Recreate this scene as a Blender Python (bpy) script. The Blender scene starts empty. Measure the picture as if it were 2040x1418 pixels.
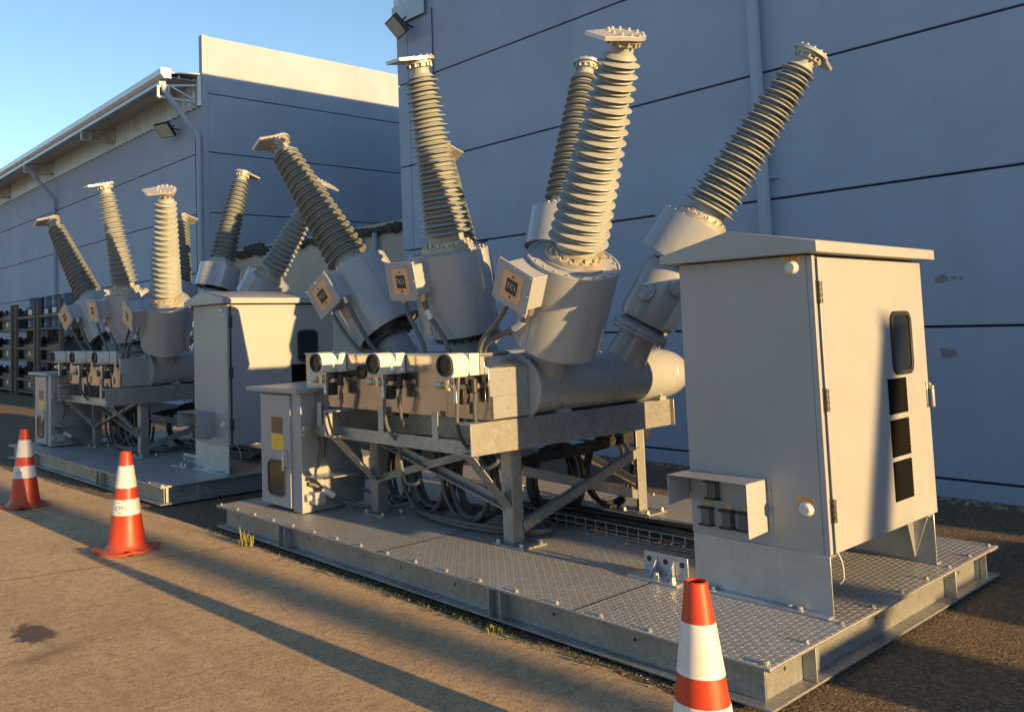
import bpy, math, random
from mathutils import Vector, Matrix, noise
random.seed(7)
PI = math.pi
scn = bpy.context.scene
COL = scn.collection
R = math.radians
H = 0.20                      # top of the skid deck above the ground

# ------------------------------------------------------------------ materials
def nodes(name):
    m = bpy.data.materials.new(name); m.use_nodes = True
    nt = m.node_tree; b = nt.nodes['Principled BSDF']
    return m, nt, b
def N(nt, t, **kw):
    n = nt.nodes.new(t)
    for k, v in kw.items():
        if k in n.inputs: n.inputs[k].default_value = v
        else: setattr(n, k, v)
    return n
def ramp(nt, fac, stops):
    r = nt.nodes.new('ShaderNodeValToRGB'); e = r.color_ramp.elements
    while len(e) < len(stops): e.new(0.5)
    for q, (p, c) in zip(e, stops):
        q.position = p; q.color = (*c, 1) if len(c) == 3 else c
    nt.links.new(fac, r.inputs['Fac']); return r.outputs['Color']
def mixc(nt, fac, a, b, bt='MIX'):
    m = nt.nodes.new('ShaderNodeMix'); m.data_type = 'RGBA'; m.blend_type = bt
    for s, v in ((m.inputs[0], fac), (m.inputs[6], a), (m.inputs[7], b)):
        if isinstance(v, (int, float)): s.default_value = v
        elif isinstance(v, tuple): s.default_value = (*v, 1)
        else: nt.links.new(v, s)
    return m.outputs[2]
def math_(nt, op, a, b=None, c=None):
    m = nt.nodes.new('ShaderNodeMath'); m.operation = op
    for i, v in enumerate((a, b, c)):
        if v is None: continue
        if isinstance(v, (int, float)): m.inputs[i].default_value = v
        else: nt.links.new(v, m.inputs[i])
    return m.outputs[0]
def coords(nt, scale=(1, 1, 1), rot=(0, 0, 0)):
    tc = nt.nodes.new('ShaderNodeTexCoord'); mp = nt.nodes.new('ShaderNodeMapping')
    mp.inputs['Scale'].default_value = scale; mp.inputs['Rotation'].default_value = rot
    nt.links.new(tc.outputs['Object'], mp.inputs['Vector']); return mp.outputs[0]
def noise_(nt, vec, scale, detail=4, rough=.55):
    n = N(nt, 'ShaderNodeTexNoise', Scale=scale, Detail=detail, Roughness=rough)
    nt.links.new(vec, n.inputs['Vector']); return n.outputs['Fac']
def bump(nt, b, h, strength, dist):
    n = N(nt, 'ShaderNodeBump', Strength=strength, Distance=dist)
    nt.links.new(h, n.inputs['Height']); nt.links.new(n.outputs['Normal'], b.inputs['Normal'])
def plain(name, col, rough=.5, metal=0., var=.12, scale=6., bmp=0., bscale=90., rvar=.1, spec=None, coat=0):
    m, nt, b = nodes(name); v = coords(nt)
    n1 = noise_(nt, v, scale, 6, .62)
    lo = tuple(c*(1-var) for c in col); hi = tuple(min(1, c*(1+var)) for c in col)
    nt.links.new(ramp(nt, n1, [(.3, lo), (.7, hi)]), b.inputs['Base Color'])
    b.inputs['Metallic'].default_value = metal
    rr = math_(nt, 'MULTIPLY_ADD', n1, rvar*2, rough-rvar); nt.links.new(rr, b.inputs['Roughness'])
    if spec is not None: b.inputs['Specular IOR Level'].default_value = spec
    if coat: b.inputs['Coat Weight'].default_value = coat; b.inputs['Coat Roughness'].default_value = .12
    if bmp: bump(nt, b, noise_(nt, v, bscale, 3), .5, bmp)
    return m
def galv(name, col=(.36, .375, .38), metal=.55, rough=.46, dirt=.25, spangle=.16):
    m, nt, b = nodes(name); v = coords(nt)
    vo = N(nt, 'ShaderNodeTexVoronoi', Scale=46.); nt.links.new(v, vo.inputs['Vector'])
    n1 = noise_(nt, v, 3.2, 6, .68); n2 = noise_(nt, coords(nt, (2.5, 2.5, .5)), 9, 5, .7)
    bw = nt.nodes.new('ShaderNodeRGBToBW'); nt.links.new(vo.outputs['Color'], bw.inputs[0])
    sp = ramp(nt, math_(nt, 'MULTIPLY_ADD', noise_(nt, v, 60, 4, .7), .5, math_(nt, 'MULTIPLY', bw.outputs[0], .5)), [(.25, tuple(c*(1-spangle) for c in col)), (.75, tuple(c*(1+spangle) for c in col))])
    c2 = mixc(nt, ramp(nt, n1, [(.38, (0, 0, 0)), (.68, (.8, .8, .8))]), sp, tuple(c*.66 for c in col))
    c3 = mixc(nt, ramp(nt, n2, [(.56, (0, 0, 0)), (.80, (dirt*2, dirt*2, dirt*2))]), c2, (.33, .27, .20))
    nt.links.new(c3, b.inputs['Base Color'])
    b.inputs['Metallic'].default_value = metal
    nt.links.new(math_(nt, 'MULTIPLY_ADD', n1, .35, rough-.17), b.inputs['Roughness'])
    bump(nt, b, noise_(nt, v, 30, 4), .35, .002)
    return m
def tread():
    m, nt, b = nodes('tread_plate'); v = coords(nt, (1, 1, 1))
    sx = nt.nodes.new('ShaderNodeSeparateXYZ'); nt.links.new(v, sx.inputs[0])
    P = .032
    u = math_(nt, 'DIVIDE', sx.outputs[0], P); w = math_(nt, 'DIVIDE', sx.outputs[1], P)
    fu = math_(nt, 'FLOOR', u); fw = math_(nt, 'FLOOR', w)
    par = math_(nt, 'MODULO', math_(nt, 'ABSOLUTE', math_(nt, 'ADD', fu, fw)), 2.)
    sgn = math_(nt, 'MULTIPLY_ADD', par, 2., -1.)
    cu = math_(nt, 'SUBTRACT', math_(nt, 'FRACT', u), .5); cw = math_(nt, 'SUBTRACT', math_(nt, 'FRACT', w), .5)
    a = math_(nt, 'MULTIPLY', math_(nt, 'ADD', cu, math_(nt, 'MULTIPLY', sgn, cw)), .7071)
    c = math_(nt, 'MULTIPLY', math_(nt, 'SUBTRACT', cu, math_(nt, 'MULTIPLY', sgn, cw)), .7071)
    d = math_(nt, 'SQRT', math_(nt, 'ADD', math_(nt, 'POWER', math_(nt, 'DIVIDE', a, .46), 2.), math_(nt, 'POWER', math_(nt, 'DIVIDE', c, .15), 2.)))
    h = N(nt, 'ShaderNodeMapRange'); h.interpolation_type = 'SMOOTHSTEP'
    h.inputs['From Min'].default_value = 1.15; h.inputs['From Max'].default_value = .55
    nt.links.new(d, h.inputs['Value'])
    n0 = noise_(nt, v, 2.1, 7, .68); n2 = noise_(nt, v, 22, 5, .7)
    n1 = math_(nt, 'ADD', n0, math_(nt, 'MULTIPLY_ADD', sx.outputs[0], -.035, -.10))
    base = ramp(nt, n2, [(.3, (.30, .31, .315)), (.7, (.43, .44, .44))])
    base = mixc(nt, ramp(nt, n1, [(.46, (0, 0, 0)), (.66, (.65, .65, .65))]), base, (.34, .265, .175))
    base = mixc(nt, math_(nt, 'MULTIPLY', h.outputs[0], .35), base, (.58, .58, .55))
    nt.links.new(base, b.inputs['Base Color']); b.inputs['Metallic'].default_value = .35
    nt.links.new(math_(nt, 'MULTIPLY_ADD', n1, .3, .34), b.inputs['Roughness'])
    bump(nt, b, math_(nt, 'ADD', h.outputs[0], math_(nt, 'MULTIPLY', n2, .12)), 1., .0065)
    return m
def stainless():
    m, nt, b = nodes('stainless_sheet'); v = coords(nt, (6, 6, .25))
    n1 = noise_(nt, v, 14, 4); n2 = noise_(nt, coords(nt), 1.8, 4, .6)
    nt.links.new(ramp(nt, n2, [(.3, (.40, .385, .365)), (.7, (.58, .555, .53))]), b.inputs['Base Color'])
    b.inputs['Metallic'].default_value = .95
    nt.links.new(math_(nt, 'MULTIPLY_ADD', n1, .14, .08), b.inputs['Roughness'])
    bump(nt, b, noise_(nt, coords(nt, (1, 1, .7)), 4.5, 2), .25, .012)
    return m
def wall_paint(name, col, streak=.5):
    m, nt, b = nodes(name); v = coords(nt)
    n1 = noise_(nt, v, .55, 7, .66); n2 = noise_(nt, coords(nt, (1.6, 1.6, .22)), 1.5, 6, .65); n3 = noise_(nt, v, 26, 4, .7)
    c = ramp(nt, n1, [(.3, tuple(x*.88 for x in col)), (.7, tuple(x*1.07 for x in col))])
    c = mixc(nt, ramp(nt, n2, [(.50, (0, 0, 0)), (.78, (streak*.5,)*3)]), c, tuple(x*.70 for x in col))
    c = mixc(nt, ramp(nt, n3, [(.70, (0, 0, 0)), (.80, (.5, .5, .5))]), c, tuple(x*.62 for x in col))
    nt.links.new(c, b.inputs['Base Color']); b.inputs['Roughness'].default_value = .82
    bump(nt, b, math_(nt, 'ADD', n3, math_(nt, 'MULTIPLY', n1, 2.)), .35, .012)
    return m
def asphalt():
    m, nt, b = nodes('coarse_asphalt'); v = coords(nt)
    vo = N(nt, 'ShaderNodeTexVoronoi', Scale=75.); nt.links.new(v, vo.inputs['Vector'])
    n1 = noise_(nt, v, .8, 7, .68); n2 = noise_(nt, v, 38, 6, .75)
    c = ramp(nt, vo.outputs['Color'], [(.15, (.07, .052, .036)), (.6, (.21, .15, .094)), (.95, (.48, .36, .235))])
    c = mixc(nt, ramp(nt, n1, [(.35, (0, 0, 0)), (.7, (.75, .75, .75))]), c, (.24, .165, .09))
    c = mixc(nt, ramp(nt, n2, [(.40, (.75, .75, .75)), (.62, (0, 0, 0))]), c, (.045, .036, .028))
    nt.links.new(c, b.inputs['Base Color']); b.inputs['Roughness'].default_value = .93
    bump(nt, b, math_(nt, 'ADD', math_(nt, 'MULTIPLY', vo.outputs['Distance'], -.8), n2), 1., .022)
    return m
def concrete():
    m, nt, b = nodes('broomed_concrete'); v = coords(nt)
    tc = nt.nodes.new('ShaderNodeTexCoord')
    n1 = noise_(nt, v, .8, 9, .68); n2 = noise_(nt, v, 95, 4, .7); n4 = noise_(nt, v, 16, 6, .72)
    wn = N(nt, 'ShaderNodeTexNoise', Scale=2.2, Detail=4); nt.links.new(v, wn.inputs['Vector'])
    wob = mixc(nt, .10, v, wn.outputs['Color'])
    st = nt.nodes.new('ShaderNodeMapping'); st.inputs['Scale'].default_value = (34, 2.4, 1); st.inputs['Rotation'].default_value = (0, 0, .12)
    nt.links.new(wob, st.inputs['Vector'])
    n3 = noise_(nt, st.outputs[0], 1.0, 6, .72)
    c = ramp(nt, n1, [(.28, (.42, .295, .165)), (.5, (.56, .405, .24)), (.75, (.66, .50, .315))])
    c = mixc(nt, ramp(nt, n2, [(.36, (.85, .85, .85)), (.50, (0, 0, 0))]), c, (.20, .13, .07))
    c = mixc(nt, ramp(nt, n2, [(.60, (0, 0, 0)), (.72, (.6, .6, .6))]), c, (.70, .53, .36))
    c = mixc(nt, ramp(nt, n4, [(.33, (.6, .6, .6)), (.5, (0, 0, 0))]), c, (.26, .175, .10))
    c = mixc(nt, ramp(nt, n3, [(.36, (.42, .42, .42)), (.48, (0, 0, 0))]), c, (.24, .16, .09))
    # sawn joint running across the slab
    sj = nt.nodes.new('ShaderNodeSeparateXYZ'); nt.links.new(tc.outputs['Object'], sj.inputs[0])
    jd = math_(nt, 'ABSOLUTE', math_(nt, 'ADD', math_(nt, 'SUBTRACT', sj.outputs[0], math_(nt, 'MULTIPLY', sj.outputs[1], .2)), math_(nt, 'MULTIPLY_ADD', noise_(nt, v, 5, 3), .05, 4.08)))
    jm = ramp(nt, jd, [(.004, (1, 1, 1)), (.014, (0, 0, 0))])
    c = mixc(nt, math_(nt, 'MULTIPLY', jm, .7), c, (.12, .08, .05))
    # hairline cracks, only in patches
    ve = N(nt, 'ShaderNodeTexVoronoi', Scale=.9); ve.feature = 'DISTANCE_TO_EDGE'
    nt.links.new(mixc(nt, .10, v, N(nt, 'ShaderNodeTexNoise', Scale=3., Detail=6).outputs['Color']), ve.inputs['Vector'])
    ck = math_(nt, 'MULTIPLY', ramp(nt, ve.outputs['Distance'], [(.0, (1, 1, 1)), (.007, (0, 0, 0))]), ramp(nt, noise_(nt, v, .9, 3), [(.52, (0, 0, 0)), (.60, (1, 1, 1))]))
    c = mixc(nt, math_(nt, 'MULTIPLY', ck, .6), c, (.14, .095, .06))
    # dusty tyre wear running along the row
    ty = noise_(nt, coords(nt, (.25, 3.2, 1), (0, 0, .03)), 1.3, 5, .6)
    c = mixc(nt, ramp(nt, ty, [(.54, (0, 0, 0)), (.72, (.35, .35, .35))]), c, (.26, .185, .115))
    # wet oil stain with an irregular rim
    sep = nt.nodes.new('ShaderNodeSeparateXYZ'); nt.links.new(tc.outputs['Object'], sep.inputs[0])
    dx = math_(nt, 'DIVIDE', math_(nt, 'SUBTRACT', sep.outputs[0], -3.22), .22); dy = math_(nt, 'DIVIDE', math_(nt, 'SUBTRACT', sep.outputs[1], -1.985), .125)
    d = math_(nt, 'ADD', math_(nt, 'SQRT', math_(nt, 'ADD', math_(nt, 'POWER', dx, 2.), math_(nt, 'POWER', dy, 2.))), math_(nt, 'MULTIPLY', math_(nt, 'SUBTRACT', noise_(nt, v, 11, 9, .75), .5), 1.9))
    sm = ramp(nt, d, [(.66, (1, 1, 1)), (1.0, (0, 0, 0))])
    c = mixc(nt, math_(nt, 'MULTIPLY', sm, .92), c, (.055, .036, .024))
    nt.links.new(c, b.inputs['Base Color'])
    nt.links.new(math_(nt, 'MULTIPLY_ADD', sm, -.25, .9), b.inputs['Roughness'])
    bump(nt, b, math_(nt, 'SUBTRACT', math_(nt, 'ADD', math_(nt, 'MULTIPLY', n3, 1.1), math_(nt, 'MULTIPLY_ADD', n4, .8, n2)), jm), 1., .017)
    return m

M = {}
def dusty_paint(name, col, rough, coat=0.):
    m, nt, b = nodes(name); v = coords(nt)
    n1 = noise_(nt, v, 1.4, 6, .62); n2 = noise_(nt, coords(nt, (5, 5, .35)), 3.2, 5, .7); n3 = noise_(nt, v, 34, 5, .75)
    c = ramp(nt, n1, [(.3, tuple(x*.93 for x in col)), (.7, tuple(x*1.05 for x in col))])
    c = mixc(nt, ramp(nt, n2, [(.55, (0, 0, 0)), (.85, (.35, .35, .35))]), c, tuple(x*.72 for x in col))
    c = mixc(nt, ramp(nt, n3, [(.70, (0, 0, 0)), (.80, (.3, .3, .3))]), c, tuple(x*.6 for x in col))
    nt.links.new(c, b.inputs['Base Color']); nt.links.new(math_(nt, 'MULTIPLY_ADD', n1, .25, rough-.12), b.inputs['Roughness'])
    b.inputs['Coat Weight'].default_value = coat; b.inputs['Coat Roughness'].default_value = .15
    bump(nt, b, math_(nt, 'ADD', math_(nt, 'MULTIPLY', n1, 3.), math_(nt, 'MULTIPLY', noise_(nt, v, 160, 2), .12)), .35, .006)
    return m
M['paint'] = dusty_paint('cabinet_grey_paint', (.285, .30, .325), .40)
M['tank'] = dusty_paint('tank_grey_paint', (.28, .30, .325), .30, .3)
M['can'] = dusty_paint('housing_grey_paint', (.29, .315, .35), .24, .35)
M['shed'] = plain('shed_grey_silicone', (.275, .30, .30), .40, var=.14, scale=4, rvar=.06)
M['alu'] = plain('cast_aluminium', (.46, .46, .45), .42, .5, var=.08, scale=9, bmp=.001, bscale=60)
M['flange'] = plain('flange_weathered_metal', (.40, .38, .33), .5, .45, var=.2, scale=14)
M['galv'] = galv('galvanised_steel')
M['galvdark'] = galv('weathered_galvanised_beam', (.33, .345, .35), .62, .44, .45, .2)
M['galvnew'] = galv('bright_galvanised_sheet', (.45, .48, .52), .65, .36, .10, .07)
M['tread'] = tread(); M['inox'] = stainless()
M['black'] = plain('black_rubber', (.018, .018, .019), .5, var=.3, scale=12)
M['dark'] = plain('dark_vent_mesh', (.006, .0055, .005), .9, var=.4, scale=60, bmp=.002, bscale=300, spec=.08)
M['glass'] = plain('dark_window_glass', (.012, .015, .018), .08, var=.1, scale=2, rvar=.02)
M['amber'] = plain('smoked_window_glass', (.085, .062, .035), .10, var=.25, scale=9, rvar=.02)
M['lens'] = plain('gauge_glass', (.022, .027, .025), .08, var=.4, scale=20, rvar=.02)
M['conduit'] = plain('grey_conduit', (.085, .09, .095), .42, var=.12, scale=14)
M['coil'] = plain('grey_cable_sheath', (.085, .087, .087), .5, var=.15, scale=14)
M['cable'] = plain('black_cable_sheath', (.02, .021, .023), .42, var=.25, scale=20)
M['white'] = plain('white_plastic', (.55, .56, .56), .4, var=.04)
M['yellow'] = plain('yellow_label', (.70, .46, .03), .5, var=.12, scale=40)
M['orange_label'] = plain('orange_label', (.66, .30, .02), .5, var=.1, scale=30)
M['brown'] = plain('brown_data_plate', (.14, .075, .035), .45, .3, var=.35, scale=90)
M['steel_warm_reflection'] = plain('brushed_name_plate', (.58, .42, .30), .35, .7, var=.06, scale=6)  # brushed stainless; the orange reflection is put into its base colour
def scuffed(name, col, dirt, amount):
    m, nt, b = nodes(name); v = coords(nt)
    n1 = noise_(nt, v, 7, 7, .7); n2 = noise_(nt, coords(nt, (1, 1, .35)), 38, 5, .75); n3 = noise_(nt, v, 2.6, 5, .6)
    c = ramp(nt, n3, [(.3, tuple(x*.85 for x in col)), (.7, tuple(x*1.12 for x in col))])
    c = mixc(nt, ramp(nt, n1, [(.52, (0, 0, 0)), (.72, (amount,)*3)]), c, dirt)
    c = mixc(nt, ramp(nt, n2, [(.62, (0, 0, 0)), (.74, (amount,)*3)]), c, dirt)
    sp = nt.nodes.new('ShaderNodeSeparateXYZ'); nt.links.new(v, sp.inputs[0])
    low = N(nt, 'ShaderNodeMapRange'); low.inputs['From Min'].default_value = .14; low.inputs['From Max'].default_value = .0
    nt.links.new(math_(nt, 'ADD', sp.outputs[2], math_(nt, 'MULTIPLY', n1, .08)), low.inputs['Value'])
    c = mixc(nt, math_(nt, 'MULTIPLY', low.outputs[0], .55), c, (.17, .12, .075))
    nt.links.new(c, b.inputs['Base Color']); nt.links.new(math_(nt, 'MULTIPLY_ADD', n1, .35, .28), b.inputs['Roughness'])
    bump(nt, b, math_(nt, 'ADD', n3, math_(nt, 'MULTIPLY', n2, .2)), .5, .006)
    return m
M['cone'] = scuffed('scuffed_orange_cone', (.46, .038, .008), (.20, .055, .03), .45)
M['band'] = scuffed('scuffed_reflective_band', (.62, .62, .62), (.36, .33, .29), .5)
M['ink'] = plain('dark_print', (.035, .038, .05), .6, var=.1)
M['brass'] = plain('brass_fitting', (.62, .56, .44), .3, .8, var=.12, scale=30)
M['wall'] = wall_paint('grey_wall_paint', (.285, .36, .50))
M['wall2'] = wall_paint('pale_grey_wall_paint', (.285, .335, .42), .3)
M['joint'] = plain('dark_joint_sealant', (.115, .13, .16), .9, var=.25)
M['beige'] = wall_paint('beige_plaster', (.36, .35, .31), .6)
M['ragged'] = plain('black_tattered_sheeting', (.022, .021, .021), .8, var=.5, scale=12, bmp=.01, bscale=14)
M['steelroof'] = plain('zinc_roof_sheet', (.36, .38, .40), .4, .5, var=.1, scale=3)
M['corrugated'] = plain('pale_corrugated_sheet', (.50, .54, .58), .36, .35, var=.12, scale=2)
M['paintpipe'] = wall_paint('painted_pipe', (.30, .37, .50), .3)
M['rustpost'] = plain('rusty_steel_post', (.13, .105, .085), .75, .2, var=.4, scale=16)
M['junk'] = plain('oily_dark_steel', (.055, .055, .058), .5, .4, var=.5, scale=25, bmp=.02, bscale=20)
M['drum'] = plain('blue_drum_paint', (.035, .075, .145), .45, var=.2, scale=8)
M['lampglass'] = plain('floodlight_glass', (.40, .42, .38), .25, var=.12, scale=8)
M['spall'] = wall_paint('spalled_concrete', (.205, .215, .225), .6)
M['grass'] = plain('dry_grass_blade', (.22, .21, .05), .7, var=.35, scale=30)
M['moss'] = plain('dark_moss_litter', (.055, .058, .022), .9, var=.6, scale=40)
M['stone'] = plain('pale_gravel', (.21, .175, .13), .9, var=.55, scale=18)
M['asphalt'] = asphalt(); M['concrete'] = concrete()

# ------------------------------------------------------------------ mesh builder
def frame(d, up=(0, 0, 1)):
    z = Vector(d).normalized(); u = Vector(up)
    if abs(z.dot(u)) > .98: u = Vector((1, 0, 0))
    x = u.cross(z).normalized(); y = z.cross(x)
    return Matrix((x, y, z)).transposed()
class MB:
    def __init__(s): s.v = []; s.f = []
    def add(s, vs, fs):
        o = len(s.v); s.v += [tuple(v) for v in vs]; s.f += [tuple(i+o for i in f) for f in fs]; return s
    def box(s, x0, x1, y0, y1, z0, z1, T=None):
        vs = [Vector((x, y, z)) for x in (x0, x1) for y in (y0, y1) for z in (z0, z1)]
        if T is not None: vs = [T @ v for v in vs]
        return s.add(vs, [(0, 1, 3, 2), (4, 6, 7, 5), (0, 4, 5, 1), (2, 3, 7, 6), (0, 2, 6, 4), (1, 5, 7, 3)])
    def bar(s, a, b, w, t, up=(0, 0, 1)):          # rectangular bar from a to b
        a = Vector(a); b = Vector(b); F = frame(b-a, up); L = (b-a).length
        T = Matrix.Translation(a) @ F.to_4x4()
        return s.box(-w/2, w/2, -t/2, t/2, 0, L, T)
    def prism(s, poly, h0, h1, T=None):            # poly in xy, extruded in z
        n = len(poly); T = T or Matrix()
        vs = [T @ Vector((x, y, h0)) for x, y in poly] + [T @ Vector((x, y, h1)) for x, y in poly]
        return s.add(vs, [tuple(range(n))[::-1], tuple(range(n, 2*n))] + [(i, (i+1) % n, n+(i+1) % n, n+i) for i in range(n)])
    def lathe(s, prof, n=32, T=None, cap0=True, cap1=True):
        T = T or Matrix(); o = []; k = len(prof)
        for r, z in prof:
            for i in range(n):
                a = 2*PI*i/n; o.append(T @ Vector((r*math.cos(a), r*math.sin(a), z)))
        f = [(j*n+i, j*n+(i+1) % n, (j+1)*n+(i+1) % n, (j+1)*n+i) for j in range(k-1) for i in range(n)]
        if cap0: f.append(tuple(range(n))[::-1])
        if cap1: f.append(tuple(range((k-1)*n, k*n)))
        return s.add(o, f)
    def cyl(s, a, b, r0, r1=None, n=20, up=(0, 0, 1)):
        a = Vector(a); b = Vector(b); r1 = r0 if r1 is None else r1
        T = Matrix.Translation(a) @ frame(b-a, up).to_4x4()
        return s.lathe([(r0, 0), (r1, (b-a).length)], n, T)
    def tube(s, pts, r, n=8, closed=False):
        pts = [Vector(p) for p in pts]; k = len(pts); o = []
        t0 = (pts[1]-pts[0]).normalized(); x = frame(t0).col[0].copy()
        for i, p in enumerate(pts):
            t = (pts[min(i+1, k-1)]-pts[max(i-1, 0)]).normalized()
            x = (x-t*x.dot(t)).normalized(); y = t.cross(x)
            for j in range(n):
                a = 2*PI*j/n; o.append(p+(x*math.cos(a)+y*math.sin(a))*r)
        f = [(i*n+j, i*n+(j+1) % n, (i+1)*n+(j+1) % n, (i+1)*n+j) for i in range(k-1) for j in range(n)]
        f += [tuple(range(n))[::-1], tuple(range((k-1)*n, k*n))]
        return s.add(o, f)
    def hexbolt(s, c, d=(0, 0, 1), r=.012, h=.012, shank=True):
        c = Vector(c); T = Matrix.Translation(c) @ frame(d).to_4x4()
        s.lathe([(r*1.5, -.001), (r*1.5, .003)], 12, T)
        return s.lathe([(r, .003), (r, h), (r*.8, h+.002)], 6, T)
    def rframe(s, w, h, rad, t, d, T):             # rounded rectangular ring (seal) in xy, height d
        out = rrect(w, h, rad); inn = rrect(w-2*t, h-2*t, max(.004, rad-t)); n = len(out)
        vs = [T @ Vector((x, y, z)) for z in (0, d) for P in (out, inn) for x, y in P]
        f = []
        for i in range(n):
            j = (i+1) % n
            f += [(i, j, 2*n+j, 2*n+i), (n+j, n+i, 3*n+i, 3*n+j), (2*n+i, 2*n+j, 3*n+j, 3*n+i), (j, i, n+i, n+j)]
        return s.add(vs, f)
    def text(s, body, size, T, depth=.0015, bend=None):
        vs, fs = text_mesh(body, size, depth)
        if bend: vs = [bend(v) for v in vs]
        return s.add([T @ Vector(v) for v in vs], fs)
    def build(s, name, mat, parent=None, bevel=0, angle=38, smooth=True):
        me = bpy.data.meshes.new(name); off = world_of(parent) if parent else Vector()
        me.from_pydata([tuple(Vector(v)-off) for v in s.v], [], s.f); me.validate(); me.update()
        import bmesh
        bm = bmesh.new(); bm.from_mesh(me); bmesh.ops.recalc_face_normals(bm, faces=bm.faces); bm.to_mesh(me); bm.free()
        if smooth:
            me.shade_smooth(); me.set_sharp_from_angle(angle=R(angle))
        me.materials.append(mat)
        o = bpy.data.objects.new(name, me); COL.objects.link(o)
        if parent: o.parent = parent
        if bevel:
            b = o.modifiers.new('bevel', 'BEVEL'); b.width = bevel; b.segments = 2; b.limit_method = 'ANGLE'; b.angle_limit = R(40)
        return o
def dots(name, mat, parent, tmpl, mats, bevel=0):
    """small repeated parts (bolts, holes): one shared mesh, one object each, placed in the parent's own space"""
    first = None
    for m in mats:
        if first is None: first = o = tmpl.build(name, mat, None, bevel=bevel)
        else: o = first.copy(); COL.objects.link(o)
        o.parent = parent; o.matrix_local = m
def at(v, d=(0, 0, 1), parent=None):
    v = Vector(v)-(world_of(parent) if parent else Vector()); return Matrix.Translation(v) @ frame(d).to_4x4()
def rrect(w, h, rad, k=5):
    p = []
    for cx, cy, a0 in ((w/2-rad, h/2-rad, 0), (-w/2+rad, h/2-rad, PI/2), (-w/2+rad, -h/2+rad, PI), (w/2-rad, -h/2+rad, 1.5*PI)):
        for i in range(k+1):
            a = a0+PI/2*i/k; p.append((cx+rad*math.cos(a), cy+rad*math.sin(a)))
    return p
_tx = {}
def text_mesh(body, size, depth):
    key = (body, size, depth)
    if key in _tx: return _tx[key]
    cu = bpy.data.curves.new('lettering', 'FONT'); cu.body = body; cu.size = size; cu.extrude = depth
    cu.align_x = 'CENTER'; cu.align_y = 'CENTER'; cu.resolution_u = 3
    o = bpy.data.objects.new('lettering', cu); COL.objects.link(o)
    me = o.to_mesh(); vs = [tuple(v.co) for v in me.vertices]; fs = [tuple(p.vertices) for p in me.polygons]
    o.to_mesh_clear(); bpy.data.objects.remove(o); bpy.data.curves.remove(cu)
    _tx[key] = (vs, fs); return vs, fs
def world_of(o):
    v = Vector()
    while o: v += o.location; o = o.parent
    return v
def tag(o, label=None, cat=None, group=None, kind=None):
    for k, v in (('label', label), ('category', cat), ('group', group), ('kind', kind)):
        if v: o[k] = v
    return o
def thing(name, loc, label, cat, group=None, rz=0):
    o = bpy.data.objects.new(name, None); o.location = loc; o.rotation_euler.z = rz; o.empty_display_size = .2
    COL.objects.link(o); return tag(o, label, cat, group)
def kids(o): return [c for c in bpy.data.objects if c.parent == o]
def copy_tree(o, parent=None, children=None):
    if children is None:
        children = {}
        for c in bpy.data.objects:
            if c.parent: children.setdefault(c.parent.name, []).append(c)
    c = o.copy(); COL.objects.link(c)
    if parent: c.parent = parent
    for ch in children.get(o.name, []): copy_tree(ch, c, children)
    return c

YB = -0.0164866
# ------------------------------------------------------------------ setting
def sheet(name, pts, z, mat):
    return tag(MB().add([(x, y, z) for x, y in pts], [tuple(range(len(pts)))]).build(name, mat, smooth=False), kind='structure')
sheet('ground', [(-400, -400), (400, -400), (400, 400), (-400, 400)], 0, M['asphalt'])
edge = []
x = -60.
while x < 60:
    edge.append((x, (-.07 if x > -5 else -.07-.055*(-5-x) if x > -11 else -.4)+.030*noise.noise((x*1.3, 0, 0))*2+.035*noise.noise((x*7, 3, 0))))
    x += .09 if -13 < x < 5 else 2
sheet('pavement', [(-60, -60), (60, -60)] + edge[::-1], .006, M['concrete'])

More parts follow.
